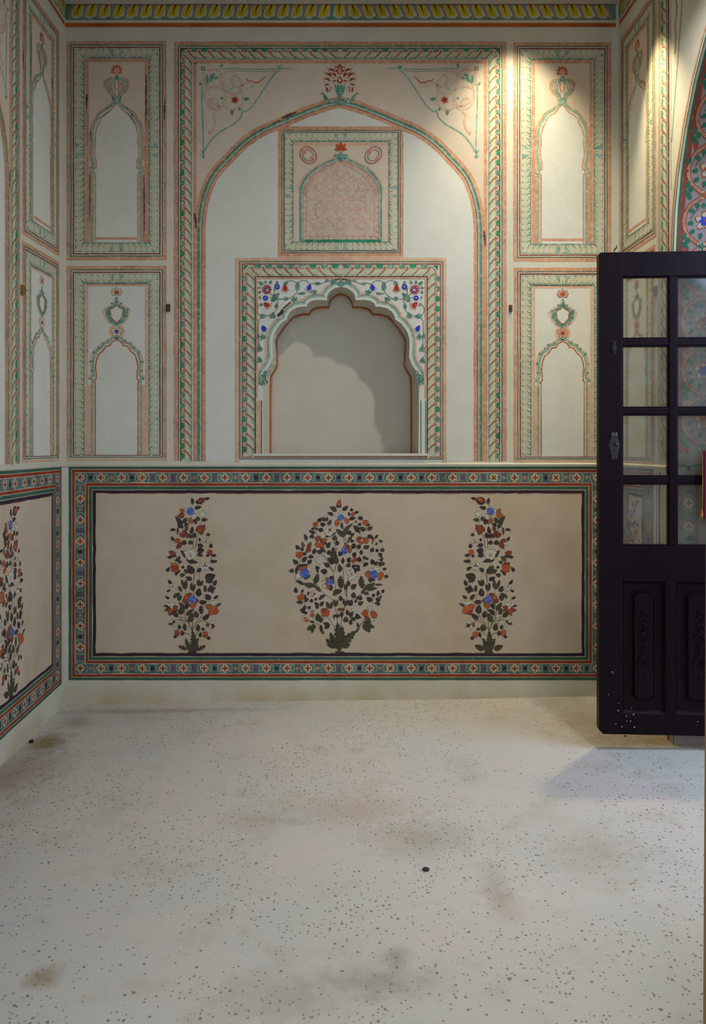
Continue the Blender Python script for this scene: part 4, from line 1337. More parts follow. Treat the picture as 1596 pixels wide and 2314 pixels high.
MID = _parse("""
S 770 2120 690 1800 560 1620; S 770 2100 780 1800 860 1450 860 1300 880 1250; S 775 2100 1040 1790 1120 1700; S 765 2000 700 1500 560 1360 430 1190 300 1090; S 790 1700 850 1500 1050 1370 1230 1150;
S 700 1060 730 900 710 740; S 690 1080 560 850 450 780 350 780; S 690 1080 600 940; S 830 650 820 500 800 400; S 860 1400 830 1250 820 1030 870 960 960 860; S 830 690 850 640 820 500; S 720 1400 710 1250 680 1080; S 740 780 660 600 640 590; S 960 1900 1040 1780 1120 1700;
S 1120 520 1130 470 1110 400; S 440 460 450 540 520 640; S 590 400 610 450; S 1210 1500 1230 1400 1290 1330; S 300 1500 260 1400; S 500 1780 420 1740; S 1090 1720 1180 1640; S 1000 780 1060 680; S 900 1690 960 1560; S 560 1880 500 1780; S 240 900 240 960; S 990 1450 1050 1370; S 1050 950 1110 900; S 860 1400 880 1220 900 1150;
O 760 190 778 88 50; D 760 208 735 150 44; D 760 208 788 150 44; L 728 258 632 195 56; L 802 238 884 178 48; D 688 305 598 275 44; D 930 255 925 212 44; O 945 300 920 300 40; O 945 300 975 300 40; O 945 310 945 260 44; D 968 278 1030 262 34; D 908 318 880 262 32;
W 785 320 740 265 30; W 785 320 770 250 26; W 785 320 800 245 26; W 785 320 830 265 28; W 785 320 700 310 30; B 785 335 42; O 770 400 700 400 60; O 750 390 720 460 56; O 830 380 900 380 54; O 830 370 860 340 50; O 840 390 900 405 40; D 892 362 988 345 44; O 970 385 1010 400 28;
D 1085 350 1010 335 50; O 1115 405 1075 380 50; O 1115 405 1155 385 50; O 1115 405 1095 440 50; O 1115 405 1140 430 46; D 1065 425 1005 440 40; D 1130 440 1180 430 36; L 1120 505 1030 470 56; L 1140 505 1215 455 50; L 1030 540 950 440 60; D 1035 560 1040 520 14;
A 805 490 800 390 50; A 825 600 715 490 84; A 828 590 905 430 80; A 850 500 950 405 44; D 900 575 905 505 56; D 920 600 970 540 34; D 885 640 930 590 40; D 900 660 865 655 30; D 910 660 970 645 34;
D 470 395 530 335 46; D 565 395 550 325 40; D 590 390 610 330 40; W 580 340 575 280 36; L 615 440 655 362 44; D 578 440 505 410 52; O 445 435 408 440 56; O 445 435 445 395 56; O 445 430 480 440 56; O 440 440 440 470 30; D 435 485 380 485 30; D 445 490 480 480 30; L 550 500 472 500 52; D 440 555 350 510 60;
W 625 520 560 510 90; W 625 520 600 460 80; W 625 520 680 470 80; W 625 520 700 520 90; W 625 530 640 590 90; W 625 530 580 570 80; R 620 510 590 480 30; R 620 510 660 480 34; R 620 510 610 550 34; R 625 510 670 520 30; D 570 600 730 540 40; D 430 590 360 600 50; L 325 650 290 555 44;
R 500 640 430 605 60; R 480 640 500 580 60; O 540 660 600 620 56; O 500 700 430 700 66; O 500 690 560 740 66; O 500 700 480 740 50; O 510 680 560 620 50; D 560 680 600 690 30; L 600 750 650 665 52; L 705 650 710 570 60; D 705 680 770 680 60; W 330 700 300 640 50; R 290 740 260 660 40; R 350 770 390 660 50; O 360 740 385 680 34; R 310 790 390 770 50; L 225 770 180 705 48; D 245 780 285 740 46; D 275 820 330 820 44;
O 230 850 180 810 66; O 230 850 275 800 66; O 240 890 220 790 66; A 510 740 590 810 60; D 410 830 440 745 46; L 535 800 455 790 52; D 630 840 625 770 56; A 690 950 680 720 110; A 730 960 720 830 100; L 265 935 335 860 52; D 345 870 425 865 46; D 335 950 400 905 48; L 215 960 140 895 52;
W 495 905 430 890 50; W 495 905 460 960 50; W 495 905 520 970 50; W 495 905 570 920 50; W 495 905 560 860 50; W 495 905 500 840 50; D 495 912 495 898 22; L 690 965 600 875 64; D 630 1005 555 945 50; D 605 1070 510 1050 66; D 490 1040 445 985 50; D 470 1080 480 1030 30; L 160 1045 85 1060 50;
D 180 1090 240 955 60; D 210 990 350 960 44; O 230 1060 340 985 70; O 240 1030 300 1000 50; W 340 1010 400 1010 80; W 240 1110 180 1160 80; W 330 1060 390 1040 50; D 290 1165 385 1115 46; B 300 1085 62;
A 430 1230 480 1080 90; A 430 1250 280 1220 90; A 440 1260 520 1340 60; D 290 1240 170 1185 40; A 460 1280 400 1230 60; D 190 1350 180 1270 50; D 255 1350 285 1295 30; O 275 1440 200 1390 70; O 275 1440 260 1350 60; D 365 1355 330 1350 46; L 285 1425 315 1370 46; L 300 1470 355 1415 46; D 275 1480 180 1475 56; P 410 1360 390 1310 40; O 400 1380 400 1400 26; D 440 1370 420 1355 34; D 385 1480 400 1425 44; D 460 1450 440 1410 40; D 490 1440 590 1370 60;
W 600 1180 540 1150 50; W 600 1200 530 1220 50; W 590 1240 540 1290 50; O 620 1180 570 1150 60; O 620 1220 560 1230 60; O 620 1250 600 1300 60; D 640 1180 690 1120 60; D 660 1200 695 1190 50; D 640 1240 650 1325 56; B 635 1205 46;
A 790 1290 780 1110 100; A 740 1300 690 1390 70; A 790 1250 740 1160 60; A 800 1310 670 1390 80; D 845 1310 845 1230 44; L 925 1300 998 1230 60; D 960 1420 955 1335 60; D 1030 1450 1060 1380 50; D 1010 1440 1000 1390 44;
O 855 740 830 700 50; O 850 740 910 720 56; O 890 740 905 820 50; R 850 700 850 670 36; B 838 780 46; D 800 850 760 790 56; L 930 700 990 740 70; L 1085 745 1175 718 50; D 1060 840 1065 765 58; D 955 870 985 800 54; W 1110 830 1190 830 30; W 1150 860 1120 810 24; D 1075 875 1130 880 40; D 1120 890 1160 895 30; D 1035 935 1035 860 56; D 810 960 815 870 40; O 1050 640 985 620 70; O 1050 640 1020 600 60; O 1060 650 1060 700 60; O 1090 650 1165 640 76; O 1080 640 1110 620 60; W 1070 600 1090 550 40; D 1060 600 1000 620 10; L 1010 760 1050 700 54; D 1150 620 1185 560 46;
D 1215 640 1200 570 34; D 1240 620 1285 560 30; D 1230 700 1210 640 40; D 1245 700 1280 680 34; W 1240 700 1230 650 36; O 1230 640 1240 600 20; L 1295 640 1350 665 34; D 1185 800 1225 740 50; D 1275 805 1265 750 40; L 1345 800 1340 740 56;
D 1290 850 1340 820 60; D 1300 910 1350 870 60; W 1310 870 1290 890 40; R 1320 880 1340 860 20; O 960 900 1000 880 60; O 940 900 980 940 60; D 860 915 920 870 40; D 870 925 930 920 30; L 870 960 910 1000 60; D 1130 990 1100 940 70; D 1220 970 1190 895 56; D 1240 980 1270 920 44; L 1330 990 1290 930 60; L 1330 970 1370 935 50; D 1345 1030 1400 1018 36;
A 770 1070 760 960 80; D 985 1010 935 970 56; D 990 1010 1040 980 56; D 985 1010 1050 1050 50; D 950 1080 990 1010 60; W 985 1015 985 1000 40; W 930 1110 860 1040 50; W 930 1110 940 1010 50; W 930 1110 890 1190 60; W 930 1110 1020 1110 56; W 930 1110 970 1170 50; O 930 1110 930 1080 34; D 890 1260 880 1180 50; D 1155 1160 1250 1180 56;
W 1240 1060 1160 1020 60; W 1240 1060 1300 1010 60; W 1240 1060 1250 980 44; W 1250 1060 1340 1060 40; O 1190 1110 1100 1090 80; O 1190 1120 1130 1140 60; O 1280 1110 1365 1110 90; O 1280 1140 1340 1165 60; B 1230 1100 56; D 1365 1135 1430 1130 40; D 1150 1170 1220 1190 40;
A 1080 1290 1060 1110 100; A 1090 1300 1250 1210 100; A 1100 1290 1280 1280 70; A 1240 1240 1355 1240 40; A 1060 1360 1110 1290 60; L 1165 1360 1085 1360 60; D 1240 1390 1200 1365 46; D 1205 1460 1130 1405 60; L 1320 1450 1250 1415 50; L 1315 1505 1230 1485 60; D 1290 1400 1280 1310 44; D 1300 1380 1330 1420 40; D 1335 1350 1365 1300 40; W 1300 1370 1310 1400 30;
A 640 1560 590 1460 70; A 640 1560 670 1460 60; A 715 1530 690 1430 60; A 715 1530 745 1440 56; D 780 1460 775 1380 50; A 850 1520 820 1420 60; A 850 1520 885 1430 60; D 895 1520 940 1440 66; D 990 1480 975 1440 40; L 1015 1510 1090 1465 50; D 480 1540 435 1470 50; D 510 1530 560 1460 46; D 490 1550 440 1530 40; R 780 1580 740 1560 40; R 780 1580 830 1560 40; P 780 1540 780 1490 26; W 960 1555 910 1530 34; W 960 1555 1000 1510 34; W 960 1555 1010 1580 34; W 960 1555 920 1590 34; W 960 1555 970 1610 34; R 960 1565 965 1545 22;
L 790 1670 785 1600 46; L 880 1650 860 1570 44; D 900 1670 950 1600 50; O 575 1610 515 1570 60; O 575 1610 540 1550 60; O 575 1610 590 1545 60; O 575 1610 640 1590 60; O 575 1610 625 1660 60; O 575 1620 530 1670 60; D 575 1618 575 1600 20; D 320 1640 300 1500 80; D 320 1600 235 1565 56; D 340 1560 385 1530 40; W 330 1600 320 1560 34; W 370 1590 440 1580 44; R 380 1600 430 1590 24; O 370 1650 440 1640 40; W 330 1680 250 1690 60; O 330 1690 270 1680 40; O 340 1700 320 1740 50; W 370 1680 410 1720 50; D 380 1710 425 1755 40;
L 480 1730 470 1620 70; L 480 1720 550 1690 60; D 725 1640 690 1700 46; D 720 1640 765 1680 44; W 720 1680 700 1690 30; A 850 1740 850 1660 80; A 850 1740 820 1690 50; A 850 1740 890 1700 50; D 1030 1700 990 1620 56; D 1040 1690 1060 1650 30; O 1150 1650 1060 1610 70; O 1130 1630 1100 1570 60; O 1150 1660 1120 1710 80; O 1180 1640 1280 1640 80; O 1180 1630 1240 1600 60; O 1200 1650 1275 1680 40; W 1170 1560 1150 1520 40; W 1180 1600 1190 1530 40; W 1180 1560 1220 1530 40; W 1070 1650 1040 1650 50; W 1210 1690 1200 1730 60;
D 640 1790 545 1750 50; D 610 1830 590 1770 60; L 985 1720 910 1680 46; L 920 1780 925 1700 44; A 1080 1770 1180 1880 110; A 1090 1790 1245 1810 90; A 1090 1760 1200 1730 80; A 400 1790 330 1850 80; A 400 1780 400 1895 70; A 400 1770 445 1830 60; D 530 1860 515 1770 40; D 540 1840 500 1830 30; A 1030 1820 1005 1740 50;
A 770 2040 740 1730 120; A 770 2040 800 1780 110; A 750 2080 580 1960 110; A 745 2060 640 1870 100; A 745 2090 590 2000 70; A 790 2060 990 1850 130; A 790 2080 880 1900 110; A 800 2060 940 1940 80; A 560 1900 500 1840 40; A 960 1890 1040 1800 40; A 765 2130 765 2000 90; L 705 2080 588 2040 62; S 740 2110 720 2080 700 2070; L 810 2080 915 2030 60; S 790 2110 800 2090 815 2075; D 700 2138 850 2138 30
""")


def plant(surf, recipe, tf, parent, label, seed=0):
    rnd = random.Random(seed)
    groups = {'stems': Paint(surf, tf), 'leaves': Paint(surf, tf), 'flowers': Paint(surf, tf)}
    sc = 1.0
    for k_, a in recipe:
        if k_ == 'S':
            pts = [(a[i], a[i + 1]) for i in range(0, len(a), 2)]
            groups['stems'].line(pts, 7, 'stem' if rnd.random() < .6 else 'leaf', 2, smooth=5, taper=(1.25, .6))
            continue
        if k_ == 'B':
            g_ = groups['flowers']
            g_.ell(a[0], a[1], a[2], a[2] * 1.05, 'blue_l', 9, n=16)
            for q in range(5):
                an = q * 1.25 + a[0]
                g_.line([(a[0] + cos(an) * a[2] * .2, a[1] + sin(an) * a[2] * .2), (a[0] + cos(an + .4) * a[2] * .85, a[1] + sin(an + .4) * a[2] * .85)], 4, 'pwhite' if q % 2 else 'blue', 10)
            continue
        x1, y1, x2, y2, w_ = a if len(a) == 5 else (a + [0])[:5]
        if w_ == 0: continue
        mtl = {'L': 'leaf', 'D': 'leafk', 'A': 'leaf', 'O': 'porange', 'R': 'prust', 'W': 'pwhite', 'P': 'pink'}[k_]
        if k_ == 'O' and rnd.random() < .18: mtl = 'prust'
        if k_ == 'L' and rnd.random() < .3: mtl = 'leafk'
        bend = rnd.uniform(-.09, .09)
        if k_ in 'LDA':
            g_ = groups['leaves']
            L_ = math.hypot(x2 - x1, y2 - y1)
            jag = 4 if k_ == 'A' and L_ > 120 else (3 if k_ == 'A' else (2 if (w_ > 55 and L_ > 75 and rnd.random() < .4) else 0))
            g_.leaf(x1, y1, x2, y2, w_ * (1.16 if not jag else 1.05), mtl, 3, bend=bend, jag=jag)
            if L_ > 50 and w_ > 36:
                g_.line([(x1 + (x2 - x1) * .12, y1 + (y2 - y1) * .12), (x1 + (x2 - x1) * .85, y1 + (y2 - y1) * .85)], 2.6, 'vein', 4)
            for q in range(2 if k_ == 'D' and w_ > 50 and not jag else 0):
                pass
        else:
            g_ = groups['flowers']
            g_.leaf(x1, y1, x2, y2, w_ * 1.12 + 3, 'leafk' if k_ in 'OR' else 'vein', 5, bend=bend)
            g_.leaf(x1, y1, x2 - (x2 - x1) * .04, y2 - (y2 - y1) * .04, w_ * .9, mtl, 6, bend=bend)
            if w_ > 34:
                g_.line([(x1, y1), (x1 + (x2 - x1) * .7, y1 + (y2 - y1) * .7)], 2.6, {'porange': 'prust', 'prust': 'porange', 'pwhite': 'vein'}.get(mtl, 'prust'), 7)
    root = groups['stems'].build('flowering_plant_painting', parent, label=label)
    groups['leaves'].build('leaves', root)
    groups['flowers'].build('flowers', root)
    return root


S5 = 5.641
MS = 5.935


def side_tf(cx, mirror=False, dy=0, sy=1.0):
    # recipe origin (350,1090), the plant's foot stands at x 475/5.641 + 350
    c0 = 475
    if mirror:
        return lambda x, y: (cx - (x - c0) / S5, 1477 + dy + (y - 2190) / S5 * sy)
    return lambda x, y: (cx + (x - c0) / S5, 1477 + dy + (y - 2190) / S5 * sy)


def mid_tf(cx):
    return lambda x, y: (cx + (x - 770) / MS, 1474 + (y - 2145) / MS)


# ------------------------------------------------------------- dado
def medallion(p, x, y, ang=0, r=10.5, dark=True):
    for k_ in range(4):
        a = ang + k_ * pi / 2
        p.ell(x + cos(a) * r * .44, y + sin(a) * r * .44, r * .56, r * .56, 'flower', 6, n=10)
    for k_ in range(4):
        a = ang + k_ * pi / 2
        p.leaf(x, y, x + cos(a) * r * .78, y + sin(a) * r * .78, r * .36, random.choice(['brick', 'brick', 'prust']), 8)
    p.ell(x, y, r * .17, r * .17, 'ink', 10, n=6)


def border_fill(p, x, y, horiz):
    ax = (1, 0) if horiz else (0, 1)
    nx_ = (ax[1], ax[0])
    c_ = random.choice(['dblack', 'hook', 'purple', 'dblack'])
    for k_ in range(5):
        a = k_ * 2 * pi / 5 + random.random()
        p.leaf(x, y, x + cos(a) * 5.2, y + sin(a) * 5.2, 4.2, c_, 6)
    for s1 in (-1, 1):
        for s2 in (-1, 1):
            bx, by = x + ax[0] * s1 * 7, y + ax[1] * s1 * 7
            ex, ey = bx + ax[0] * s1 * 5 + nx_[0] * s2 * 8.5, by + ax[1] * s1 * 5 + nx_[1] * s2 * 8.5
            p.leaf(bx, by, ex, ey, 4.5, 'dbandg', 5)
            mx_, my_ = bx + nx_[0] * s2 * 6, by + nx_[1] * s2 * 6
            p.line([(bx, by), (mx_, my_), (ex, ey), (ex - ax[0] * s1 * 3, ey + 0)], .8, 'dwhite', 7)
            if random.random() < .6:
                p.ell(mx_ + ax[0] * s1 * 7, my_ + ax[1] * s1 * 7, 1.9, 1.9, random.choice(['flower', 'pink', 'dbandg']), 7, n=6)


def dado(surf, x0, x1, parent, label, right_end=True):
    p = Paint(surf)
    yt, yb = 1053.7, 1537
    rings = [(0, 'dgreen', 6.4), (6.4, 'dwhite', 1.2), (7.6, 'dred', 6.0), (13.6, 'dwhite', 1.3), (14.9, 'dband', 22), (36.9, 'dwhite', 1.2),
             (38.1, 'dred', 6.0), (44.1, 'dwhite', 1.2), (45.3, 'dgreen', 7.4), (52.7, 'dwhite', 1.2), (53.9, 'dblack', 7.4)]
    q = 61.3
    p.rect(x0 + q - 1, yt + q - 1, x1 - q + 1, yb - q + 1, 'dado', 0)
    for d_, m_, w_ in rings:
        sd = 'TBL' + ('R' if right_end else '')
        a0, b0, a1, b1 = x0 + d_, yt + d_, x1 - (d_ if right_end else 0), yb - d_
        lay = 2 if m_ != 'dwhite' else 3
        jj = .9 if m_ == 'dblack' else .25
        p.line([(a0, b0 + w_ / 2), (a1, b0 + w_ / 2)], w_, m_, lay, jit=jj)
        p.line([(a0, b1 - w_ / 2), (a1, b1 - w_ / 2)], w_, m_, lay, jit=jj)
        p.line([(a0 + w_ / 2, b0), (a0 + w_ / 2, b1)], w_, m_, lay, jit=jj)
        if right_end:
            p.line([(a1 - w_ / 2, b0), (a1 - w_ / 2, b1)], w_, m_, lay, jit=jj)
    # worn orange edge inside the black line
    for k_ in range(int((x1 - x0) / 60)):
        xs = random.uniform(x0 + 62, x1 - 110)
        yy = yt + 61.8 if random.random() < .6 else yb - 61.8
        p.line([(xs, yy), (xs + random.uniform(20, 60), yy)], 1.6, 'veinbrown', 3, jit=.3)
    root = p.build('dado', parent, label=label)
    p = Paint(surf)
    ym0, ym1, xm0, xm1 = yt + 25.6, yb - 27, x0 + 26, x1 - 26
    nx_ = max(2, round((xm1 - xm0) / 46.8))
    for i in range(nx_ + 1):
        x = xm0 + (xm1 - xm0) * i / nx_
        for y in (ym0, ym1):
            medallion(p, x, y, ang=0 if random.random() < .93 else .7)
            if i < nx_: border_fill(p, x + (xm1 - xm0) / nx_ / 2, y, True)
    ny_ = 9
    for i in range(1, ny_):
        y = ym0 + (ym1 - ym0) * i / ny_
        for x in ((xm0, xm1) if right_end else (xm0,)):
            medallion(p, x, y)
    for i in range(ny_):
        y = ym0 + (ym1 - ym0) * (i + .5) / ny_
        for x in ((xm0, xm1) if right_end else (xm0,)):
            border_fill(p, x, y, False)
    p.build('rosette_border', root)
    return root


dado(back, 155.5, 1376, wb, 'dado of the back wall, cream field in green and red bands')
plant(back, SIDE, side_tf(434), wb, 'left of the three flowering plants on the back dado', 1)
plant(back, MID, mid_tf(768), wb, 'broad oval flowering bush in the middle of the back dado', 2)
plant(back, SIDE, side_tf(1105, True), wb, 'right of the three flowering plants on the back dado', 3)


# ledge over the dado
def ledge(name, a, b, nrm):
    mb = MB()
    a, b, nn = Vector(a), Vector(b), Vector(nrm)
    sec = [(0, -.012), (.007, -.008), (.009, 0), (.006, .004), (0, .006)]
    vs = []
    for q in (a, b):
        for d_, z_ in sec:
            vs.append(q + nn * d_ + Vector((0, 0, z_)))
    k_ = len(sec)
    mb.add(vs, [(i, i + 1, k_ + i + 1, k_ + i) for i in range(k_ - 1)], 'plaster')
    return mb.build(name, kind='structure')


zl = HC + (PY - 1049) * K
ledge('trim_1', (XL, ZB, zl), (XR, ZB, zl), (0, -1, 0))
ledge('trim_2', (XL, 1.3, zl), (XL, ZB, zl), (1, 0, 0))
ledge('trim_3', (XR, YJ + .05, zl), (XR, ZB, zl), (-1, 0, 0))


# ------------------------------------------------------------- cornice
def cornice(surf, u0, u1, parent, flipc=None):
    p = Paint(surf)
    cx_ = flipc if flipc is not None else (u0 + u1) / 2
    p.rect(u0, 52, u1, 61.5, 'orange_d', 2)
    p.rect(u0, 9, u1, 46, 'dbandg', 2)
    p.rect(u0, 45.5, u1, 51, 'plaster', 2)
    root = p.build('cornice', parent, label='cornice band of yellow leaves under the ceiling' if surf is back else 'cornice band of yellow leaves')
    p = Paint(surf)
    pitch = 31.0
    k_ = int((u1 - cx_) / pitch) + 1
    k2 = int((cx_ - u0) / pitch) + 1
    for i in range(-k2, k_ + 1):
        c_ = cx_ + i * pitch
        if c_ < u0 + 6 or c_ > u1 - 6: continue
        sg = 0 if i == 0 else (1 if i > 0 else -1)
        sh = 10 * sg
        # pale ruffled leaf
        half = [(8, 10), (11, 18), (13, 27), (15.5, 33), (13, 38), (9, 37.5), (7, 42), (2.5, 41), (0, 44)]
        f = lambda x, y: (c_ + x + sh * ((y - 10) / 30) ** .8 - sh * .3, y)
        pts = [f(x - 1, y) for x, y in half] + [f(-x - 1, y) for x, y in reversed(half[:-1])]
        pts = [(min(max(x, u0), u1), y) for x, y in pts]
        p.poly(pts, 'ropepale', 4)
        ye = [(6.5, 10), (9, 17), (9, 26), (9, 32), (5.5, 37), (0, 38)]
        pts = [f(x - 1, y) for x, y in ye] + [f(-x - 1, y) for x, y in reversed(ye[:-1])]
        pts = [(min(max(x, u0), u1), y) for x, y in pts]
        p.poly(pts, 'yellow', 5)
        p.line([f(-1, 10), f(-1.2, 20), f(-1, 32)], 3.4, 'maroon', 6, taper=(1.3, .2))
        # lilac strap between leaves
        d_ = pitch / 2 if i >= 0 else -pitch / 2
        g_ = lambda x, y: (min(max(c_ + d_ + x + sh * ((y - 10) / 30) ** .8 - sh * .3, u0), u1), y)
        p.line([g_(-3 * (1 if i >= 0 else -1), 10), g_(0, 22), g_(1, 32), g_(1, 42)], 6.5, 'lilac', 6, taper=(.8, 1.1))
        p.line([g_(-3 * (1 if i >= 0 else -1), 10), g_(0, 22), g_(1, 32), g_(1, 40)], 1.0, 'ink', 7)
    p.rect(u0, 7.5, u1, 11.5, 'maroon', 8)
    p.build('leaf_frieze', root)


cornice(back, 148, 1392, wb, 768)
cornice(left, 6, 1090, wl)
cornice(right, 6, 1090, wr)

# ------------------------------------------------------------- left wall decoration
panel_A(left, 40, 247, 0, wl, 'tall upper panel on the left wall next to the corner')
panel_B(left, 40, 247, 0, wl, 'lower panel with medallion on the left wall next to the corner')
big_frame(left, 256, 1008, wl, 'great arch frame on the left wall, cut by the picture edge')
dado(left, 26, 1090, wl, 'dado of the left wall with rosette border')
plant(left, SIDE, side_tf(300, True), wl, 'flowering plant on the left wall dado', 5)
plant(left, MID, mid_tf(600), wl, 'bush on the left wall dado beyond the picture edge', 6)

# ------------------------------------------------------------- right wall decoration
panel_A(right, 13, 212, 2, wr, 'tall upper panel on the right wall next to the corner', False)
panel_B(right, 13, 206, 4, wr, 'lower panel on the right wall seen through the door glass', 'pink', 'prust')
dado(right, 4, 198, wr, 'dado of the right wall seen through the door glass')
plant(right, SIDE, side_tf(84), wr, 'flowering plant on the right wall dado', 7)
# upright twisted border and the dark groove beside the doorway
p = Paint(right)
p.rect(216, -20, 222, 1042, 'orange_l', 2)
for x_, m_ in ((226, 'dkgreen'), (231, 'veinbrown'), (235, 'dwhite')):
    p.line([(x_, -20), (x_, 1042)], 1.6, m_, 3, jit=.3)
p.rect(239, -20, 262, 1042, 'ropepale', 2)
rope_side(p, (239, -10), (239, 1040), 23, (1, 0), 2, 24, uni=-1)
p.line([(262, -20), (262, 1042)], 1.8, 'teal', 8)
for x_, m_, w_ in ((214, 'dkgreen', 3), (228, 'dblack', 8), (242, 'orange_l', 5)):
    p.line([(x_, 1060), (x_, 1530)], w_, m_, 3, jit=.4)
p.build('twisted_border', wr)
mb = MB()
yy = ZB - 270.5 * K
mb.tube([(XR + .001, yy, .02), (XR + .001, yy, ZC)], .0045, 'dkred', 6)
mb.build('dark_bead', wr)
# arch band round the opening, and the spandrel vine above it
mb = MB()


def archpt(q, d_):
    """profile point q moved outward by d_"""
    cy, cz = 2.36, 1.6
    i = q
    a = Vector(prof2[max(0, i - 1)])
    b = Vector(prof2[min(len(prof2) - 1, i + 1)])
    t = (b - a).normalized()
    nn = Vector((t.y, -t.x))
    if (Vector(prof2[i]) + nn - Vector((cy, 1.4))).length < (Vector(prof2[i]) - Vector((cy, 1.4))).length: nn = -nn
    v_ = Vector(prof2[i]) + nn * d_
    return v_


for d0, d1, m_, o_ in ((0, .006, 'dkgreen', .0016), (.006, .016, 'ropepale', .0012), (.016, .020, 'dkred', .0018), (.020, .034, 'orange_l', .0010)):
    for i in range(len(prof2) - 1):
        a, b, c_, d_ = archpt(i, d0), archpt(i + 1, d0), archpt(i + 1, d1), archpt(i, d1)
        mb.add([(XR - o_, a.x, a.y), (XR - o_, b.x, b.y), (XR - o_, c_.x, c_.y), (XR - o_, d_.x, d_.y)], [(0, 1, 2, 3)], m_)
mb.build('arch_band', wr)
p = Paint(right)
p.line([(279, 0), (279, 300), (281, 520)], 3.2, 'teal_l', 3, smooth=4)
p.line([(360, -30), (340, 120), (318, 250), (296, 360), (284, 430)], 2.4, 'teal', 3, smooth=4)
p.line([(362, -30), (342, 120), (320, 250), (298, 360), (286, 430)], 1, 'teal_l', 4, smooth=4)
for pts in (([(300, 40), (320, 60), (330, 90), (312, 110), (298, 95), (305, 75)]), ([(296, 100), (318, 120), (322, 145), (305, 165), (293, 150), (300, 130)]), ([(300, 165), (308, 190), (300, 215), (303, 245), (298, 270)])):
    p.line(pts, 4.5, 'pink', 4, smooth=5)
    p.line(pts, 1.6, 'porange', 5, smooth=5)
for (x, y, tx, ty) in ((300, 20, 318, 5), (310, 60, 300, 40), (300, 125, 315, 112), (290, 60, 296, 30), (315, 160, 322, 140)):
    p.leaf(x, y, tx, ty, 9, 'teal_l', 5)
p.build('spandrel_vine', wr)

# flowering net painted on the reveal; u along x from the wall face, v down the profile from the arch's apex
plen = [0]
for (a, b) in zip(prof, prof[1:]):
    plen.append(plen[-1] + math.hypot(b[0] - a[0], b[1] - a[1]))


def reveal(u, v, o):
    """u metres*526 from the wall face, v metres*526 measured up the jamb from the floor"""
    s_ = max(0, v / 526 + .1)
    i = 0
    while i < len(plen) - 2 and s_ > plen[i + 1]: i += 1
    t = min(1, (s_ - plen[i]) / (plen[i + 1] - plen[i]))
    a, b = Vector(prof[i]), Vector(prof[i + 1])
    q = a.lerp(b, t)
    tt = (b - a).normalized()
    nn = Vector((-tt.y, tt.x))          # towards the opening
    if nn.x > 0: nn = -nn
    q = q + nn * o
    return (XR + u / 526, q.x, q.y)


p = Paint(reveal)
for k_ in range(60):
    v0, v1 = 560 + k_ * 20, 580 + k_ * 20
    if v1 > 1460: break
    p.rect(0, v0, 4, v1, 'ropepale', 1)
    p.rect(4, v0, 7, v1, 'leafgreen', 1)
    p.rect(7, v0, 17 + (0), v1, 'redbrown', 1)
net = p.build('flowering_net', rev)
p = Paint(reveal)
per_ = 94
cu = 52
j0 = 575
for k_ in range(0, 9):
    va = j0 + k_ * per_
    vm = va + per_ / 2
    for sg in (-1, 1):
        pts = [(cu, va), (cu + sg * 12, va + 9), (cu + sg * 28, va + 22), (cu + sg * 35, vm), (cu + sg * 28, va + per_ - 22), (cu + sg * 12, va + per_ - 9), (cu, va + per_)]
        p.line(pts, 8, 'redbrown', 4, smooth=5)
        p.line(pts, 4.6, 'orange', 5, smooth=5)
        p.line(pts, 1.2, 'brick', 6, smooth=5)
        # leaf sprays outside the ogee
        for (du, dv, eu, ev, w_) in ((30, 6, 22, 16, 9), (32, 2, 24, -8, 9), (28, 0, 40, 9, 8), (36, 12, 30, 26, 8)):
            p.leaf(cu + sg * du, va + dv, cu + sg * eu, va + ev, w_, 'leafgreen', 6)
        if k_ % 2 == 0:
            p.leaf(cu + sg * 30, va - 2, cu + sg * 26, va - 16, 9, 'crimson', 7)
    p.flower(cu, va, 9, 4, 'flower', 7, rot=pi / 4, wd=.8)
    p.flower(cu, va, 7, 5, 'brick' if k_ % 2 else 'leafgreen', 9)
    p.flower(cu + 3, vm, 19, 5, 'brick', 6, rot=.3, wd=.62)
    p.flower(cu + 3, vm, 17, 5, 'flower', 8, rot=.3, wd=.55)
    p.flower(cu + 3, vm, 10, 6, 'blue' if k_ % 3 == 1 else 'brick', 10, centre='purple')
    for (du, dv, eu, ev) in ((-10, 24, -14, 34), (-16, 18, -28, 20), (-17, -2, -29, -6), (-14, -16, -24, -24), (-2, -22, -4, -34), (10, 22, 16, 32), (12, -20, 20, -30), (20, 4, 30, 6), (0, 24, 0, 34)):
        p.leaf(cu + du, vm + dv, cu + eu, vm + ev, 8, 'leafgreen', 6)
    p.line([(cu - 24, vm + 4), (cu - 14, vm + 18), (cu - 6, vm + 30)], 1.3, 'leafgreen', 6)
for (x, y, tx, ty, w_) in ((12, 1100, 20, 1112, 9),):
    p.leaf(x, y, tx, ty, w_, 'leafgreen', 6)
# dado of the jamb
p.rect(0, 40, 200, 560, 'revealgrd', 3)
p.rect(0, 535, 200, 540, 'dgreen', 5)
p.rect(10, 50, 15, 520, 'dred', 5)
p.rect(16, 50, 40, 520, 'dband', 5)
for k_ in range(11):
    medallion(p, 28, 70 + k_ * 44, 0, 10)
    border_fill(p, 28, 92 + k_ * 44, False)
p.rect(41, 50, 46, 520, 'dred', 5)
p.build('net_and_flowers', rev)

# ------------------------------------------------------------- door leaf
TH = math.radians(3.4)
YD = 2.80
XD = (1354.5 - PX) * YD / F
hinge_u = .535
door = empty('door_1', (XD, YD, 0), kind='structure', label='dark wooden door leaf with eight glass panes, standing open at the right')
door.rotation_euler = (0, 0, -TH)


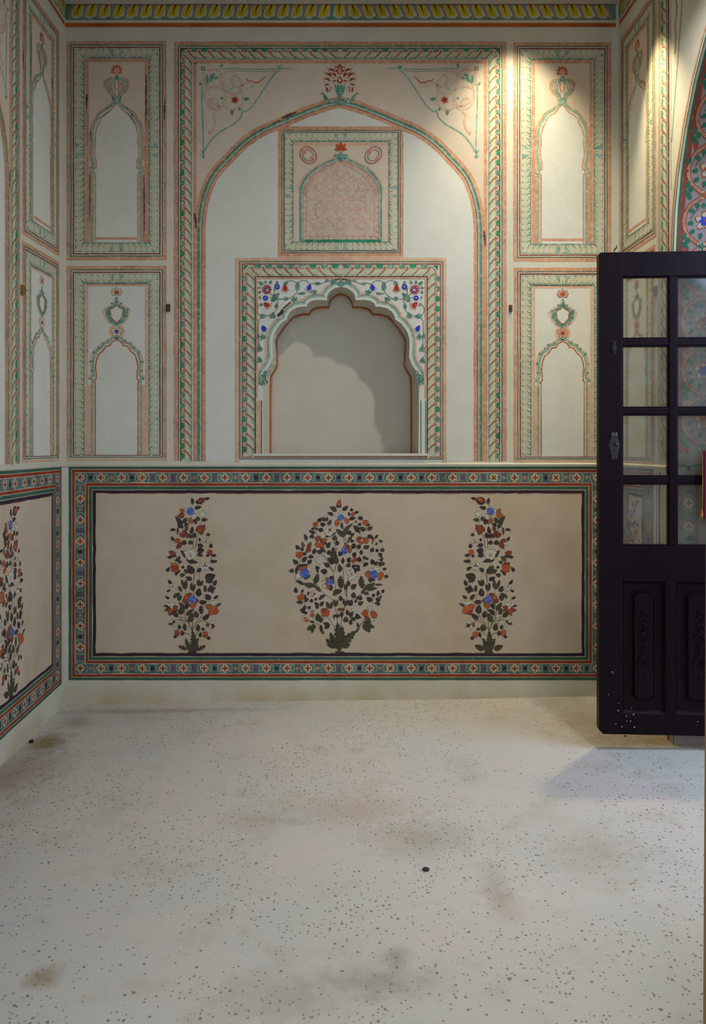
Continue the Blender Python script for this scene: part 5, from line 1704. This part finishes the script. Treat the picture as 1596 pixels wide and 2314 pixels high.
def DU(px):
    a = (px - PX) / F
    return (YD * a - XD) / (cos(TH) + a * sin(TH))


def DZ(py):
    return HC + (PY - py) * YD / F


def addp(mb, name, parent=door, **kw):
    """part given in the door's own frame"""
    o = mb.build(name, None, **kw)
    o.parent = parent
    return o


DT = .036    # thickness: front face at y = 0, back at +DT
u0, u1 = 0.0, DU(1700)
s0, p1a, p1b, p2a, p2b = 0.0, DU(1407), DU(1514), DU(1531), DU(1638)
rows = [(625, 766), (781, 922), (936, 1077), (1092, 1233)]
zt, zb_ = DZ(570), DZ(1659)
mb = MB()
# free stile with a clipped lower corner
cc = .014
vs2 = [(0, zb_ + cc), (cc, zb_), (p1a, zb_), (p1a, zt), (.006, zt), (0, zt - .006)]
mb.add([(u, 0, z) for u, z in vs2] + [(u, DT, z) for u, z in vs2],
       [tuple(range(6)), tuple(range(11, 5, -1))] + [(i, i + 6, (i + 1) % 6 + 6, (i + 1) % 6) for i in range(6)], 'wood')
addp(mb, 'stile', bevel=.002)
mb = MB()
mb.box(p2b, u1, 0, DT, zb_, zt, 'wood')
addp(mb, 'stile', bevel=.002)
for nm, ya, yb in (('top_rail', 570, 625), ('lock_rail', 1233, 1313), ('bottom_rail', 1612, 1659)):
    mb = MB()
    mb.box(p1a, p2b, .001, DT - .001, DZ(yb), DZ(ya), 'wood')
    addp(mb, nm, bevel=.0015)
mb = MB()
mb.box(p1b, p2a, .001, DT - .001, DZ(1233), DZ(625), 'wood')
addp(mb, 'mullion', bevel=.002)
mb = MB()
m1, m2 = DU(1505), DU(1528)
mb.box(m1, m2, .001, DT - .001, DZ(1612), DZ(1313), 'wood')
addp(mb, 'muntin', bevel=.002)
for (a, b), (c_, d_) in zip(rows, rows[1:]):
    for x0, x1 in ((p1a, p1b), (p2a, p2b)):
        mb = MB()
        mb.box(x0, x1, .004, DT - .004, DZ(c_), DZ(b), 'wood')
        addp(mb, 'glazing_bar', bevel=.0025)
for a, b in rows:
    for x0, x1 in ((p1a, p1b), (p2a, p2b)):
        mb = MB()
        mb.box(x0, x1, .017, .020, DZ(b), DZ(a), 'glass')
        pane = addp(mb, 'glass_pane')
        mb = MB()
        bw = .0055
        for (q0, q1, r0, r1) in ((x0, x0 + bw, DZ(b), DZ(a)), (x1 - bw, x1, DZ(b), DZ(a)), (x0, x1, DZ(b), DZ(b) + bw), (x0, x1, DZ(a) - bw, DZ(a))):
            mb.box(q0, q1, .006, .017, r0, r1, 'wood')
        o = addp(mb, 'glazing_bead', pane, bevel=.002)
# lower raised panels
for x0, x1, cpx in ((p1a, m1, 1453), (m2, p2b, 1583)):
    mb = MB()
    za, zb2 = DZ(1612), DZ(1313)
    mb.box(x0, x1, .016, .024, za, zb2, 'wood')
    # bevelled inner edge
    bw = .010
    for ring0, ring1, y0_, y1_ in (((x0, za, x1, zb2), (x0 + bw, za + bw, x1 - bw, zb2 - bw), .002, .016),):
        A_ = [(ring0[0], ring0[1]), (ring0[2], ring0[1]), (ring0[2], ring0[3]), (ring0[0], ring0[3])]
        B_ = [(ring1[0], ring1[1]), (ring1[2], ring1[1]), (ring1[2], ring1[3]), (ring1[0], ring1[3])]
        mb.add([(u, y0_, z) for u, z in A_] + [(u, y1_, z) for u, z in B_], [(i, (i + 1) % 4, 4 + (i + 1) % 4, 4 + i) for i in range(4)], 'wood')
    pn = addp(mb, 'door_panel')
    # raised field with cut corners
    mb = MB()
    w0, w1 = x0 + .040, x1 - .036
    zt2, zb3 = DZ(1336), DZ(1582)
    c1 = .014
    O = [(w0, zb3 + c1), (w0 + c1, zb3), (w1 - c1, zb3), (w1, zb3 + c1), (w1, zt2 - c1), (w1 - c1, zt2), (w0 + c1, zt2), (w0, zt2 - c1)]
    mxu, mzu = (w0 + w1) / 2, (zt2 + zb3) / 2
    lv = [(1.0, .016), (1.0, .010), (.93, .005), (.90, .008), (.87, .006)]
    vs = []
    for s_, y_ in lv:
        for u, z in O:
            du = (w1 - w0) / 2 * (1 - s_)
            vs.append((u + (du if u < mxu else -du), y_, z + (du if z < mzu else -du)))
    fs = [(k_ * 8 + i, k_ * 8 + (i + 1) % 8, (k_ + 1) * 8 + (i + 1) % 8, (k_ + 1) * 8 + i) for k_ in range(len(lv) - 1) for i in range(8)]
    fs.append(tuple(32 + i for i in range(8)))
    mb.add(vs, fs, 'wood')
    # slanting shoulder between frame and field
    mb.build('x') if False else None
    addp(mb, 'raised_field', pn)
    # carved scroll ornament
    mb = MB()
    cu_ = mxu
    def zz(py): return DZ(py)
    def tub(pts, r=.0022): mb.tube([(cu_ + u, .004, z) for u, z in pts], [r * (1 - .5 * i / max(1, len(pts) - 1)) for i in range(len(pts))], 'wood', 6)
    spir = lambda cx_, cz_, r0, r1, a0, a1, n_=12: [(cx_ + cos(a0 + (a1 - a0) * i / n_) * (r0 + (r1 - r0) * i / n_), cz_ + sin(a0 + (a1 - a0) * i / n_) * (r0 + (r1 - r0) * i / n_)) for i in range(n_ + 1)]
    tub(spir(0, zz(1530), .007, .002, 1, 6.5), .0022)
    for k_, (py, r_) in enumerate(((1496, .019), (1466, .016), (1440, .015), (1418, .013), (1400, .012), (1386, .009))):
        sg = 1 if k_ % 2 else -1
        tub(spir(sg * .003, zz(py), r_, r_ * .25, pi / 2 - sg * 1.9, pi / 2 + sg * 4.2, 16), .0030)
        tub([(-sg * .002, zz(py) - r_), (-sg * r_ * .8, zz(py) - r_ * .4), (-sg * r_ * 1.0, zz(py) + r_ * .5), (-sg * r_ * .5, zz(py) + r_ * .8)], .0028)
        tub([(sg * r_ * .2, zz(py) + r_), (sg * r_ * 1.1, zz(py) + r_ * .9)], .0022)
        if py > 1410:
            tub([(-.012, zz(py) + r_ * 1.0), (0, zz(py) + r_ * 1.15), (.013, zz(py) + r_ * 1.0)], .0028)
    tub([(0, zz(1384)), (-.004, zz(1376)), (.002, zz(1368))], .0026)
    tub([(.001, zz(1384)), (.006, zz(1377))], .0022)
    addp(mb, 'carved_scroll', pn, smooth=True)
# ironmongery
def plate(name, px, py, w_, h_, knob=True):
    mb = MB()
    cu_, cz_ = DU(px), DZ(py)
    N = 20
    ring = []
    for i in range(N):
        a = 2 * pi * i / N
        r_ = 1 + .12 * cos(a * 6)
        ring.append((cu_ + cos(a) * w_ / 2 * r_, cz_ + sin(a) * h_ / 2 * r_))
    mb.add([(u, -.001, z) for u, z in ring] + [(cu_ + (u - cu_) * .8, -.005, cz_ + (z - cz_) * .8) for u, z in ring],
           [(i, (i + 1) % N, N + (i + 1) % N, N + i) for i in range(N)] + [tuple(range(N, 2 * N))], 'iron')
    for k_ in range(-2, 3):
        mb.tube([(cu_ - w_ * .25, -.006, cz_ + k_ * h_ * .15), (cu_, -.009, cz_ + k_ * h_ * .15 + .003), (cu_ + w_ * .25, -.006, cz_ + k_ * h_ * .15)], .0016, 'iron', 6)
    r_ = addp(mb, name)
    if knob:
        mb = MB()
        mb.tube([(cu_ + .004, -.005, cz_ + h_ * .06), (cu_ + .004, -.014, cz_ + h_ * .06), (cu_ + .004, -.018, cz_ + h_ * .06)], [.006, .006, .003], 'iron', 10)
        addp(mb, 'latch_knob', r_, smooth=True)


plate('escutcheon', 1388, 1008, .036, .102)
plate('hook_plate', 1388, 786, .016, .05, False)
mb = MB()
cu_, cz_ = DU(1383), DZ(1519)
mb.tube([(cu_ - .012, -.001, cz_ + .022), (cu_, -.004, cz_ + .028), (cu_ + .012, -.003, cz_ + .006)], .0016, 'iron', 6)
mb.tube([(cu_, 0, cz_), (cu_, -.010, cz_)], [.006, .004], 'iron', 10)
addp(mb, 'bolt_stud', smooth=True)
mb = MB()
for px, py, r_ in ((1397, 1605, 2.1), (1416, 1617, 2.0), (1432, 1613, 2.2), (1417, 1628, 1.6), (1425, 1628, 2.0), (1392, 1635, 1.8), (1406, 1641, 2.0), (1434, 1641, 2.4), (1376, 1569, 1.3),
                   (1398, 1588, 1.2), (1577, 1626, 1.7), (1574, 1635, 1.1), (1427, 1598, 1.1)):
    a = DU(px)
    b = DZ(py)
    q = r_ / 640 * .8
    mb.add([(a + cos(i * pi / 3) * q, -.0012, b + sin(i * pi / 3) * q * .8) for i in range(6)], [tuple(range(6))], 'spot')
addp(mb, 'paint_flecks', kind='stuff')
mb = MB()
mb.box(DU(1586.5), DU(1640), -.022, -.001, DZ(1169), DZ(1018), 'maroonwood')
blk = addp(mb, 'latch_block', bevel=.002, label='maroon block with a thin brass edge')
mb = MB()
mb.tube([(DU(1584), -.018, DZ(1017)), (DU(1584), -.018, DZ(1100)), (DU(1583), -.018, DZ(1150))], .0016, 'brass', 6)
mb.tube([(DU(1582.5), -.018, DZ(1150)), (DU(1582), -.018, DZ(1160)), (DU(1582), -.018, DZ(1169))], [.003, .005, .003], 'brass', 8)
addp(mb, 'brass_edge', blk, smooth=True)
for py in (700, 1400):
    mb = MB()
    mb.box(u1 - .001, u1 + .03, .010, .016, DZ(py) - .04, DZ(py) + .04, 'iron')
    mb.tube([(u1 + .002, .002, DZ(py) - .04), (u1 + .002, .002, DZ(py) + .04)], .006, 'iron', 8)
    addp(mb, 'hinge')

# ------------------------------------------------------------- small things
def peg(name, surf, u, v, label, rusty=False, w_=9, h_=17):
    mb = MB()
    c_ = Vector(surf(u, v, 0))
    dn = (Vector(surf(u, v, 1)) - c_).normalized()
    tx = (Vector(surf(u + 1, v, 0)) - c_).normalized()
    r = w_ / 2 / 526
    h = h_ / 2 / 526
    up = Vector((0, 0, 1))
    vs = []
    for d_, s_ in ((-.004, 1.0), (.008, 1.0), (.011, .8)):
        for a, b in ((-1, -1), (1, -1), (1.05, 1), (-.95, 1)):
            vs.append(c_ + dn * d_ + tx * (a * r * s_) + up * (b * h * s_))
    fs = [(k_ * 4 + i, k_ * 4 + (i + 1) % 4, k_ * 4 + 4 + (i + 1) % 4, k_ * 4 + 4 + i) for k_ in range(2) for i in range(4)] + [(8, 9, 10, 11)]
    mb.add(vs, fs, 'rust' if rusty else 'peg')
    mb.tube([c_ + dn * .010 + up * h * .4, c_ + dn * .016 + up * h * .4, c_ + dn * .018 - up * h * .2], .0022, 'rust' if rusty else 'peg', 6)
    mb.build(name, label=label, category='peg', group='old pegs set in the walls')


peg('wall_peg', back, 380.5, 696, 'small dark wooden peg in the back wall, left of the great arch')
peg('wall_peg', back, 1154, 697, 'small dark wooden peg in the back wall, right of the great arch', w_=7, h_=15)
peg('wall_peg', left, 251, 700, 'rusty iron peg high on the left wall between border and panel', True, 9, 20)
peg('wall_peg', right, 213, 700, 'small peg on the right wall seen through the top door pane', True, 9, 20)
mb = MB()
pz = HC + (PY - 563) * K
mb.tube([((1388 - PX) * K, ZB, pz - .004), ((1388 - PX) * K, ZB - .03, pz - .002), ((1388 - PX) * K, ZB - .032, pz + .008)], .003, 'black', 6)
mb.build('wall_hook', label='tiny black hook on the back wall just above the door corner', category='hook')
# black pebble and debris on the floor


def pebble(px, py, r, label, m_='stone', flat=.45):
    Z = HC * F / (py - PY)
    X = (px - PX) * Z / F
    me_ = bpy.data.meshes.new('pebble')
    bm = bmesh.new()
    bmesh.ops.create_icosphere(bm, subdivisions=2, radius=r)
    for v in bm.verts:
        v.co.x *= random.uniform(.95, 1.3)
        v.co.z *= flat
        v.co *= random.uniform(.9, 1.08)
    bm.to_mesh(me_)
    bm.free()
    me_.materials.append(M[m_])
    o = bpy.data.objects.new('pebble', me_)
    C.objects.link(o)
    o.location = (X, Z, sl * X + r * flat * .8)
    o['label'] = label
    o['category'] = 'pebble'


pebble(963, 1970, .0085, 'black pebble lying alone in the middle of the floor')
pebble(71, 1668, .008, 'dark lump standing in for a hole in the yellow stain at the foot of the left wall', 'stone', .9)  # dark lump added in place of the shaded hole at the wall foot
pebble(1414, 1674, .0045, 'tiny dark crumb on the floor under the open door')


def spotlamp(loc, tgt, wallpt, label):
    d = (Vector(tgt) - Vector(loc)).normalized()
    L_ = Vector(loc)
    root = empty('spot_lamp', wallpt, label=label, category='lamp')
    root['label'] = label
    mb = MB()
    mb.tube([L_ - d * .08, L_ - d * .012], [.020, .020], 'black', 16, cap=False)
    mb.tube([L_ - d * .082, L_ - d * .078], [.010, .020], 'black', 16)
    o = mb.build('lamp_shade', root, smooth=True)
    mb = MB()
    mb.tube([Vector(wallpt), Vector(wallpt).lerp(L_ - d * .075, .5) + Vector((0, 0, .01)), L_ - d * .075], .005, 'black', 8)
    mb.build('lamp_arm', root)
    mb = MB()
    w_ = Vector(wallpt)
    mb.tube([w_ + Vector((0, 0, .0)), w_ + Vector((0, 0, -.012))], .03, 'black', 16)
    mb.build('lamp_base', root)


spotlamp(LC, (-0.15, 2.9, 0.3), (1.02, 2.36, ZC), 'black ceiling spot above the open door, out of frame')
spotlamp(LB, (0.86, 3.4, 2.1), (1.12, 2.98, ZC), 'black ceiling spot close to the back wall at upper right')
